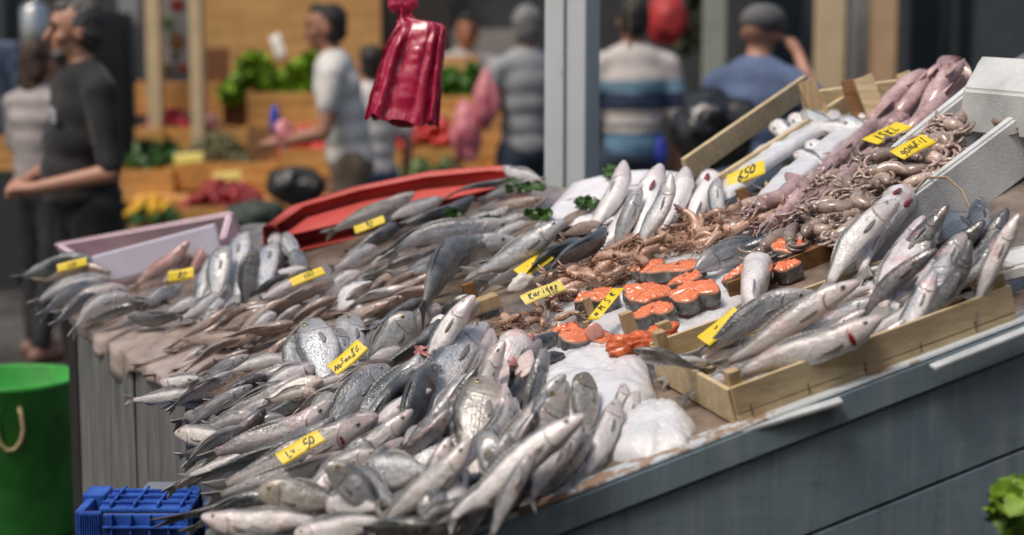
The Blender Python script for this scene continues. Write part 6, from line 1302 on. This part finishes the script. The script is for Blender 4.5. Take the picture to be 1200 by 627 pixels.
lumpd(333, 158, 24, 34, 8.8, 'pink bag in the hands of the man in white', pinkbag, 'pink_bag', 'bag', 25); lumpd(322, 140, 12, 34, 9.2, 'blue bottle beside the hands of the man in white', plain('blue_bottle', (.02, .06, .4), .3), 'bottle', 'bottle', 27, .05)
lumpd(782, 22, 46, 60, 12.5, 'red cloth hanging behind the man in stripes', plain('red_cloth', (.42, .03, .03), .6, .3), 'red_cloth', 'cloth', 31); lumpd(774, 176, 14, 36, 9.2, 'blue bag at the hip of the man in stripes', plain('blue_bag', (.02, .04, .35), .4), 'blue_bag', 'bag', 33)
lumpd(300, 252, 70, 36, 9.7, 'dark green sack on the ground by the red tub', plain('green_sack', (.03, .05, .04), .6), 'green_sack', 'sack', 35); leaves(-14, 132, 24, 166, 10, .05, 160, mgreen, 'green_vegetables', 'green vegetables at the left edge behind the woman', 'vegetables'); vcrate(-20, 158, 24, 200, 10.0, 'orange crate at the left edge behind the woman')
leaves(800, -5, 830, 60, 12.8, .09, 120, plain('olive_leaf', (.05, .06, .03), .6, .4), 'hanging_herbs', 'olive green herbs hanging left of the grey green post', 'herbs')
m_ = MB(); q = at(738, 58, 6.5); m_.tube([q, q + V((.002, 0, .3)), q + V((-.004, 0, .8))], .004, 6); tag(m_.build('rope', rp), 'thin rope hanging in front of the man in stripes', 'rope')
# ------------------------------------------------------------------ people
skin = plain('skin', (.42, .21, .14), .5, .12, 12, .1, 90, .001, sss=.1); skin2 = plain('skin_tan', (.34, .16, .1), .5, .12, 12, sss=.1)
def remesh(mb, name, mat, parent, vox, origin=None, sm=6, label=None):
    o_ = mb.build(name + '_raw', mat, None, origin=V((0, 0, 0))); r_ = o_.modifiers.new('r', 'REMESH'); r_.mode = 'VOXEL'; r_.voxel_size = vox
    s_ = o_.modifiers.new('s', 'SMOOTH'); s_.iterations = sm; s_.factor = .5
    dg = bpy.context.evaluated_depsgraph_get(); me = bpy.data.meshes.new_from_object(o_.evaluated_get(dg)); bpy.data.objects.remove(o_)
    am = dict(shirt=.008, trousers=.01, hair=.016).get(name, 0)
    if am:
        for v in me.vertices:
            c = v.co; n1 = mnoise.noise(V((c.x * 9, c.y * 9, c.z * 5))) if name != 'hair' else mnoise.noise(c * 55)
            n2 = 1 - 2 * abs(mnoise.noise(V((c.x * 9 + c.z * 8, c.y * 9 - c.z * 5, c.z * 3)))); v.co = c + v.normal * am * (n1 * .7 + (n2 - .6) * .6)
    b = MB(); b.add([v.co.copy() for v in me.vertices], [tuple(p.vertices) for p in me.polygons]); bpy.data.meshes.remove(me)
    return b.build(name, mat, parent)
def person(x, dep, face, label, shirt, trousers, hair, head=None, hgt=1.74, arms=None, lean=0.0, vox=.014, sk=None, sleeve=.5, hairlong=0, beard=None, belly=0, shoes=None, stripes=False, hair_r=1.0, stand=None):
    q = at(x, 200, dep); B = V((q.x, q.y, 0)); k = hgt / 1.74; fa = math.radians(face); f = V((math.cos(fa), math.sin(fa), 0)); l = V((-math.sin(fa), math.cos(fa), 0)); sk = sk or skin
    def P(a, b_, z): return B + f * (a * k) + l * (b_ * k) + V((0, 0, z * k))
    R = M((f, l, V((0, 0, 1)))).transposed()
    ha = math.radians(face if head is None else head); hf = V((math.cos(ha), math.sin(ha), 0)); hl = V((-math.sin(ha), math.cos(ha), 0)); HR = M((hf, hl, V((0, 0, 1)))).transposed()
    root = empty('person', B, 0, label, 'person', 'people in the market')
    nk = P(lean, 0, 1.5); hd = P(lean * 1.15 + .0, 0, 1.625) + hf * .025
    def Hh(a, b_, z): return hd + hf * a * k + hl * b_ * k + V((0, 0, z * k))
    bd = MB(); sh_ = MB(); tr = MB()
    # head and face
    bd.ball(Hh(-.005, 0, .03), .098 * k, .077 * k, .095 * k, HR, 16, 12); bd.ball(Hh(.025, 0, -.045), .064 * k, .056 * k, .07 * k, HR, 14, 10); bd.ball(Hh(.07, 0, -.085), .024 * k, .028 * k, .022 * k, HR)
    bd.cap(Hh(.088, 0, .02), Hh(.112, 0, -.022), .011 * k, .016 * k); bd.ball(Hh(.078, 0, .035), .02 * k, .055 * k, .014 * k, HR); bd.ball(Hh(.082, 0, -.055), .017 * k, .027 * k, .012 * k, HR)
    for s in (1, -1): bd.ball(Hh(-.012, s * .079, -.005), .02 * k, .009 * k, .034 * k, HR); bd.ball(Hh(.058, s * .04, -.02), .028 * k, .026 * k, .026 * k, HR)
    bd.cap(P(lean * .85 - .01, 0, 1.42), hd + V((0, 0, -.05)), .062 * k, .055 * k)
    # trunk
    tz = [(.95, .155, .115, 0), (1.08, .15, .115 + belly * .6, belly), (1.2, .16, .12 + belly * .4, belly * .7), (1.32, .175, .12, 0), (1.41, .15, .095, 0)]
    for (z, w, d_, off) in tz:
        c = P(lean * max(0, (z - .95) / .5) + off * .5, 0, z); bd.ball(c, d_ * k, w * k, .12 * k, R, 14, 10); sh_.ball(c, (d_ + .014) * k, (w + .016) * k, .125 * k, R, 16, 10)
    A = arms or {}
    for s, nm in ((1, 'L'), (-1, 'R')):
        sh0 = P(lean * .92, s * .185, 1.4); el, wr, fd = A.get(nm, ((.0, s * .25, 1.1), (.08, s * .24, .86), (.1, 0, -1)))
        el, wr = P(*el), P(*wr); fd = (f * fd[0] + l * fd[1] + V((0, 0, fd[2]))).normalized()
        bd.cap(sh0, el, .05 * k, .04 * k); bd.cap(el, wr, .04 * k, .027 * k)
        sh_.cap(P(lean * .9, s * .12, 1.42), sh0, .07 * k, .072 * k); sh_.cap(sh0, sh0.lerp(el, sleeve * 1.5 if sleeve > .5 else sleeve * 1.3), .068 * k, .066 * k if sleeve <= .6 else .05 * k)
        pm = wr + fd * (.05 * k); side = fd.cross(V((0, 0, 1))); side = side.normalized() if side.length > .1 else l; pn = side.cross(fd)
        bd.cap(wr, pm, .026 * k, .03 * k); bd.cap(wr + side * .016, pm + side * .026, .018 * k, .016 * k); bd.cap(wr - side * .016, pm - side * .026, .018 * k, .016 * k)
        for i, ln in enumerate((.062, .074, .07, .055)):      # fingers curl
            o0 = pm + side * ((1.5 - i) * .019 * k) + fd * (.02 * k); o1 = o0 + (fd * .8 - pn * .35) * (ln * .55 * k); o2 = o1 + (fd * .25 - pn * .9) * (ln * .5 * k); bd.cap(o0, o1, .0095 * k, .009 * k, 6); bd.cap(o1, o2, .009 * k, .0075 * k, 6)
        t0 = wr + side * .022 + fd * .02; bd.cap(t0, t0 + (fd * .5 + side * .6 - pn * .5) * .045 * k, .012 * k, .01 * k, 6); 
        hp = P(0, s * .095, .92); st = (stand or {}).get(nm, (0, .11 * s)); kn, an = P(st[0] * .5 + .03, s * .1 * .5 + st[1] * .5, .5), P(st[0], st[1], .09)
        bd.cap(hp, kn, .085 * k, .055 * k); bd.cap(kn, an, .055 * k, .037 * k); bd.cap(an, P(st[0] + .16, st[1] + s * .02, .035), .04 * k, .03 * k)
        tr.cap(hp, kn, .1 * k, .076 * k); tr.cap(kn, an + V((0, 0, .02)), .074 * k, .062 * k)
        so = MB(); so.cap(P(st[0] - .04, st[1], .05), P(st[0] + .17, st[1] + s * .02, .04), .048 * k, .04 * k); remesh(so, 'shoe', plain('shoe', (.02, .02, .022), .5) if not shoes else shoes, root, .012, sm=3)
    tr.ball(P(0, 0, .93), .13 * k, .17 * k, .12 * k, R, 14, 10); tr.ball(P(belly * .3, 0, 1.0), (.125 + belly * .5) * k, .162 * k, .06 * k, R, 14, 8); sh_.ball(P(belly * .3 + lean * .05, 0, .98), (.135 + belly * .5) * k, .172 * k, .08 * k, R, 14, 8)
    body = remesh(bd, 'body', sk, root, vox, sm=4); so_ = remesh(sh_, 'shirt', shirt, root, .016, sm=8); remesh(tr, 'trousers', trousers, root, .018, sm=8)
    hm = MB(); hm.ball(Hh(-.03, 0, .045), .09 * k * hair_r, .083 * k * hair_r, .098 * k * hair_r, HR, 18, 12); hm.ball(Hh(-.045, 0, -.01), .068 * k, .079 * k, .075 * k, HR, 14, 10); hm.ball(Hh(.03, 0, .1), .055 * k, .06 * k, .034 * k, HR)
    for i in range(int(hairlong * 10)): hm.ball(Hh(-.07, U(-.03, .03), -.02 - .03 * i), .05 * k, .07 * k, .05 * k, HR)
    if hair is not None: remesh(hm, 'hair', hair, root, .012, sm=4)
    if beard: bm2 = MB(); bm2.ball(Hh(.058, 0, -.085), .038 * k, .045 * k, .034 * k, HR, 14, 10); bm2.ball(Hh(.1, 0, -.04), .012 * k, .03 * k, .008 * k, HR); remesh(bm2, 'beard', beard, root, .008, sm=3)
    for s in (1, -1):
        eb = MB(); eb.ball(Hh(.083, s * .032, .014), .011 * k, .013 * k, .009 * k, HR); eb.build('eye', plain('dark_eye', (.02, .015, .012), .2, .1), root)
        ebr = MB(); ebr.cap(Hh(.094, s * .02, .038), Hh(.084, s * .05, .04), .006, .005, 6); ebr.build('eyebrow', plain('brow', (.03, .026, .024), .8), root)
    return root, Hh, P
hairm = plain('grey_black_hair', (.035, .033, .032), .7, .4, 60, .6, 120, .004, col2=(.12, .115, .11)); hairb = plain('brown_hair', (.045, .02, .012), .7, .4, 40); hairg = plain('grey_hair', (.2, .2, .2), .7, .4, 40); haird = plain('dark_hair', (.02, .016, .014), .7, .4, 40)
blackt = plain('black_cotton', (.009, .009, .01), .85, .3, 6, .5, 26, .01, sheen=.1); jeans = plain('denim', (.03, .045, .08), .8, .3, 12); khaki = plain('khaki', (.17, .125, .085), .8, .2, 8); darkt = plain('dark_trousers', (.018, .016, .015), .8, .3, 8, .5, 20, .01); whitet = plain('white_cotton', (.6, .58, .56), .8, .12, 6, .4, 18, .01)
greyt = plain('grey_cotton', (.3, .31, .32), .8, .15, 6, .4, 18, .01); bluet = plain('blue_cotton', (.09, .13, .24), .8, .25, 6, .5, 18, .012)
def bands(name, stops, z0, z1):
    t = NT(name); g_ = t.n('NewGeometry'); s = t.n('SeparateXYZ'); oc = t.n('TexCoord').outputs['Object']; t.t.links.new(oc, s.inputs[0])
    f_ = t.math('DIVIDE', t.math('SUBTRACT', s.outputs[2], z0), z1 - z0); n_ = t.noise(oc, 5, 3); f_ = t.math('ADD', f_, t.math('MULTIPLY', t.math('SUBTRACT', n_, .5), .05))
    MAT[name] = t.done(base=t.ramp(f_, stops, 'CONSTANT'), rough=.85, normal=t.bump(n_, .5, .02)); return MAT[name]
stripe = bands('striped_cotton', [(0, (.1, .2, .3)), (.24, (.5, .46, .42)), (.3, (.05, .06, .1)), (.33, (.5, .46, .43)), (.46, (.02, .03, .07)), (.62, (.2, .33, .44)), (.74, (.5, .46, .44))], .94, 1.5)
fine = bands('fine_striped_cotton', [(i / 16, (.38, .34, .33) if i % 2 else (.27, .24, .24)) for i in range(16)], .8, 1.5)
r1, Hm, Pm = person(101, 6.7, 214, 'man with grey beard in a black T-shirt, standing beyond the far left counter end', blackt, darkt, hairm, head=200, hgt=1.72, belly=.05, vox=.009, beard=plain('grey_beard', (.1, .095, .09), .8, .4, 50), sleeve=.62,
    arms=dict(L=((.0, .27, 1.09), (.25, .11, 1.03), (.7, -.7, .0)), R=((.02, -.27, 1.1), (.25, -.02, 1.04), (.6, .8, .0))))
m_ = MB()           # pale lettering on the chest
lw = Pm(.13, .07, 1.31); fd = V((math.cos(math.radians(214)), math.sin(math.radians(214)), 0)); ll = V((-fd.y, fd.x, 0))
for (w, h_, dx, dz) in ((.022, .03, -.03, .018), (.012, .026, -.012, .014), (.014, .03, .004, .012), (.02, .022, .022, .008), (.06, .009, .006, -.012), (.044, .008, .012, -.026)): m_.box(lw + fd * .022 + ll * dx + V((0, 0, dz)), w, .006, h_, ll, fd, V((0, 0, 1)), .002)
m_.build('chest_print', plain('white_print', (.42, .42, .46), .7), r1, smooth=False)
person(48, 8.4, 60, 'woman with brown hair in a pale striped top, behind the man in black', fine, plain('black_leggings', (.015, .015, .018), .8), hairb, hgt=1.56, hairlong=.5, shoes=plain('sandal', (.25, .13, .09), .6), arms=dict(L=((.08, .24, 1.08), (.3, .14, 1.05), (1, 0, 0)), R=((.08, -.24, 1.08), (.3, -.14, 1.05), (1, 0, 0))), stand=dict(L=(.0, .1), R=(-.15, -.1)))
person(412, 9.0, 182, 'man in a white T-shirt and khaki trousers leaning over the vegetables', whitet, khaki, haird, hgt=1.74, lean=.09, sk=skin2, sleeve=.4, arms=dict(L=((.12, .26, 1.1), (.38, .16, 1.04), (1, -.2, -.1)), R=((.12, -.24, 1.1), (.38, -.1, 1.04), (1, .2, -.1))))
person(436, 9.8, 110, 'short person in a pale shirt and blue jeans, mostly hidden behind the man in white', whitet, plain('mid_denim', (.07, .12, .2), .8, .3), haird, hgt=1.52)
person(617, 9.9, 118, 'grey haired person in a grey T-shirt and jeans, seen from behind beside the pole', greyt, jeans, hairg, hgt=1.74, head=80, arms=dict(L=((.05, .31, 1.16), (.16, .36, .93), (.2, .1, -1))))
person(741, 9.3, 95, 'dark haired man in a white and blue striped T-shirt, seen from behind', stripe, jeans, haird, hgt=1.78, sk=skin2, sleeve=.6)
person(882, 7.5, 60, 'man in a blue T-shirt and grey cap, one arm raised to his head', bluet, jeans, None, hgt=1.72, lean=.03, sleeve=.55, arms=dict(L=((.02, .28, 1.16), (.06, .22, .98), (.2, 0, -1)), R=((-.02, -.3, 1.32), (.1, -.16, 1.54), (.1, .5, .6))))
capm = plain('grey_cap', (.11, .11, .115), .8, .3); q = at(882, 200, 7.5); hb = V((q.x, q.y, 0)) + V((.04, .05, 1.66)); m_ = MB(); m_.ball(hb, .112, .1, .075, M.Rotation(math.radians(60), 3, 'Z'), 18, 12); m_.cap(hb + V((.04, .08, -.02)), hb + V((.07, .13, -.03)), .07, .06); 
capo = m_.build('cap', capm, [o for o in S.objects if o.name.startswith('person') and o.parent is None][-1])
person(548, 12.2, 268, 'vendor with a reddish face in a pale grey shirt, right of the hanging bags', plain('pale_grey_cotton', (.36, .34, .33), .8, .15), darkt, haird, hgt=1.72, sk=plain('skin_red', (.42, .16, .08), .5), sleeve=.9)
# ------------------------------------------------------------------ light
w = bpy.data.worlds.new('World'); S.world = w; w.use_nodes = True; nt = w.node_tree; nt.nodes.clear()
sky = nt.nodes.new('ShaderNodeTexSky'); sky.sky_type = 'NISHITA'; sky.sun_disc = False; bg = nt.nodes.new('ShaderNodeBackground'); wo = nt.nodes.new('ShaderNodeOutputWorld')
EL, AZ = 60, -52        # the sun stands behind the viewer's left shoulder
sky.sun_elevation = math.radians(EL); sky.sun_rotation = math.radians(180 + 52); sky.air_density = 1.6; sky.dust_density = 5.0; sky.ozone_density = .6
nt.links.new(sky.outputs[0], bg.inputs[0]); nt.links.new(bg.outputs[0], wo.inputs[0]); bg.inputs[1].default_value = .085
sd = bpy.data.lights.new('sun', 'SUN'); sd.energy = 1.5; sd.angle = math.radians(16); sd.color = (1, .93, .84); so = bpy.data.objects.new('sun', sd); COL.objects.link(so)
sdir = V((math.sin(math.radians(180 + 52)) * math.cos(math.radians(EL)), math.cos(math.radians(180 + 52)) * math.cos(math.radians(EL)), math.sin(math.radians(EL))))
so.rotation_euler = sdir.to_track_quat('Z', 'Y').to_euler(); so.location = sdir * 20
S.view_settings.view_transform = 'Standard'; S.view_settings.look = 'None'; S.view_settings.exposure = 0.0; S.view_settings.gamma = 1
S.cycles.use_denoising = True; S.cycles.max_bounces = 6; S.cycles.diffuse_bounces = 3; S.cycles.glossy_bounces = 3; S.cycles.transmission_bounces = 2; S.cycles.caustics_reflective = False; S.cycles.caustics_refractive = False
cv = NT('canvas'); 
_t = cv.n('BsdfTranslucent'); _t.inputs[0].default_value = (.75, .68, .58, 1); _d = cv.n('BsdfDiffuse'); _d.inputs[0].default_value = (.5, .48, .45, 1); _mx = cv.n('MixShader'); _mx.inputs[0].default_value = .5
cv.t.links.new(_d.outputs[0], _mx.inputs[1]); cv.t.links.new(_t.outputs[0], _mx.inputs[2]); cv.t.links.new(_mx.outputs[0], cv.out.inputs[0]); CANVAS = cv.m
def awning(x0, x1, y0, y1, z0, z1, label):
    e_ = empty('added_awning', V(((x0 + x1) / 2, y0, z0)), 0, label, 'awning'); m_ = MB(); N_ = 16; vs = []
    for i in range(N_ + 1):
        for j in range(N_ + 1):
            f, g = i / N_, j / N_; vs.append(V((x0 + (x1 - x0) * f, y0 + (y1 - y0) * g, z0 + (z1 - z0) * g - .1 * math.sin(math.pi * ((f * 3) % 1)) * math.sin(math.pi * g))))
    m_.add(vs, [(i * (N_ + 1) + j, i * (N_ + 1) + j + 1, (i + 1) * (N_ + 1) + j + 1, (i + 1) * (N_ + 1) + j) for i in range(N_) for j in range(N_)])
    o_ = m_.build('shade_canvas', CANVAS, e_); o_.modifiers.new('s', 'SOLIDIFY').thickness = .004
    return e_
awning(-8, 8, -6, 1.3, 2.9, 2.6, 'unseen canvas awning added over the near aisle to block frontal light')  # out of view, added to deepen the shading on the near fish

m_ = MB(); m_.box(V((0, -6.3, 2.5)), 20, .3, 5); tag(m_.build('added_near_wall', plain('plaster', (.34, .33, .31), .8, .2, 3), smooth=False), 'unseen plaster wall added behind the viewer to block and bounce light', 'wall')  # added behind the camera to block level light and bounce a little
m_ = MB(); m_.box(V((7.5, 4, 2.0)), .3, 16, 4); tag(m_.build('added_side_wall', dark_wall, smooth=False), 'unseen dark wall added at the right to block side light', 'wall')  # added out of view to keep level light off the stall
S.view_settings.exposure = .5

# ------------------------------------------------------------------ labels for the fish of the heaps
LM = {'front': [('the large yellow card', 407, 418), ('the yellow card marked 50', 352, 525), ('the brassy headed bream', 577, 480), ('the round flat silver bream', 465, 548), ('the blue black fish', 490, 462), ('the red stained white fish', 300, 505),
      ('the blunt white pair', 340, 455), ('the brassy scaled silver fish', 360, 583), ('the red cut open fish', 600, 425), ('the white ice slope', 680, 440), ('the pink bellied bream', 625, 495), ('the knobbly tailed dark fish', 240, 475)],
      'brown': [('the brown heap card', 363, 325), ('the hanging paper', 200, 415), ('the ice patch', 420, 352), ('the big leaning bream', 370, 395), ('the long silver pair', 505, 315), ('the silver row', 250, 372)],
      'far': [('the farthest yellow card', 433, 263), ('the long silver pair', 520, 290), ('the red tub', 430, 240), ('the parsley by the pole', 620, 225), ('the tan flat fish', 680, 268), ('the bream heap', 330, 300)],
      'crate': [('the thick dark fish', 850, 350), ('the crate\'s right end', 1140, 320), ('the gaping fish', 1030, 370)]}
ADJ = dict(bass='grey backed fish', pale='whitish fish', dark='dark slate fish', bream='flat silver fish', whiting='brown whiting', mullet='red fish')
bykey = {}
for (g_, k_, x_, y_, o_) in AUTO:
    zone = 'front' if 'front' in g_ else 'brown' if 'whiting' in g_ else 'crate' if 'crate' in g_ else 'far'
    n_, lx, ly = min(LM[zone], key=lambda q: (q[1] - x_) ** 2 + 4 * (q[2] - y_) ** 2)
    dx, dy = x_ - lx, (y_ - ly) * 2
    r_ = ('right of ' if dx > 0 else 'left of ') if abs(dx) > abs(dy) else ('below ' if dy > 0 else 'above ')
    low = 'deep buried ' if 'buried' in g_ else 'slim ' if zone == 'brown' else 'half hidden '
    bykey.setdefault(low + ADJ[k_] + ' ' + r_ + n_, []).append((x_, o_))
for lab, its in bykey.items():
    its.sort(key=lambda q: q[0])
    for i, (x_, o_) in enumerate(its): o_['label'] = lab if len(its) == 1 else lab + ', %s from the left' % (ORD[i] if i < 10 else str(i + 1) + 'th')
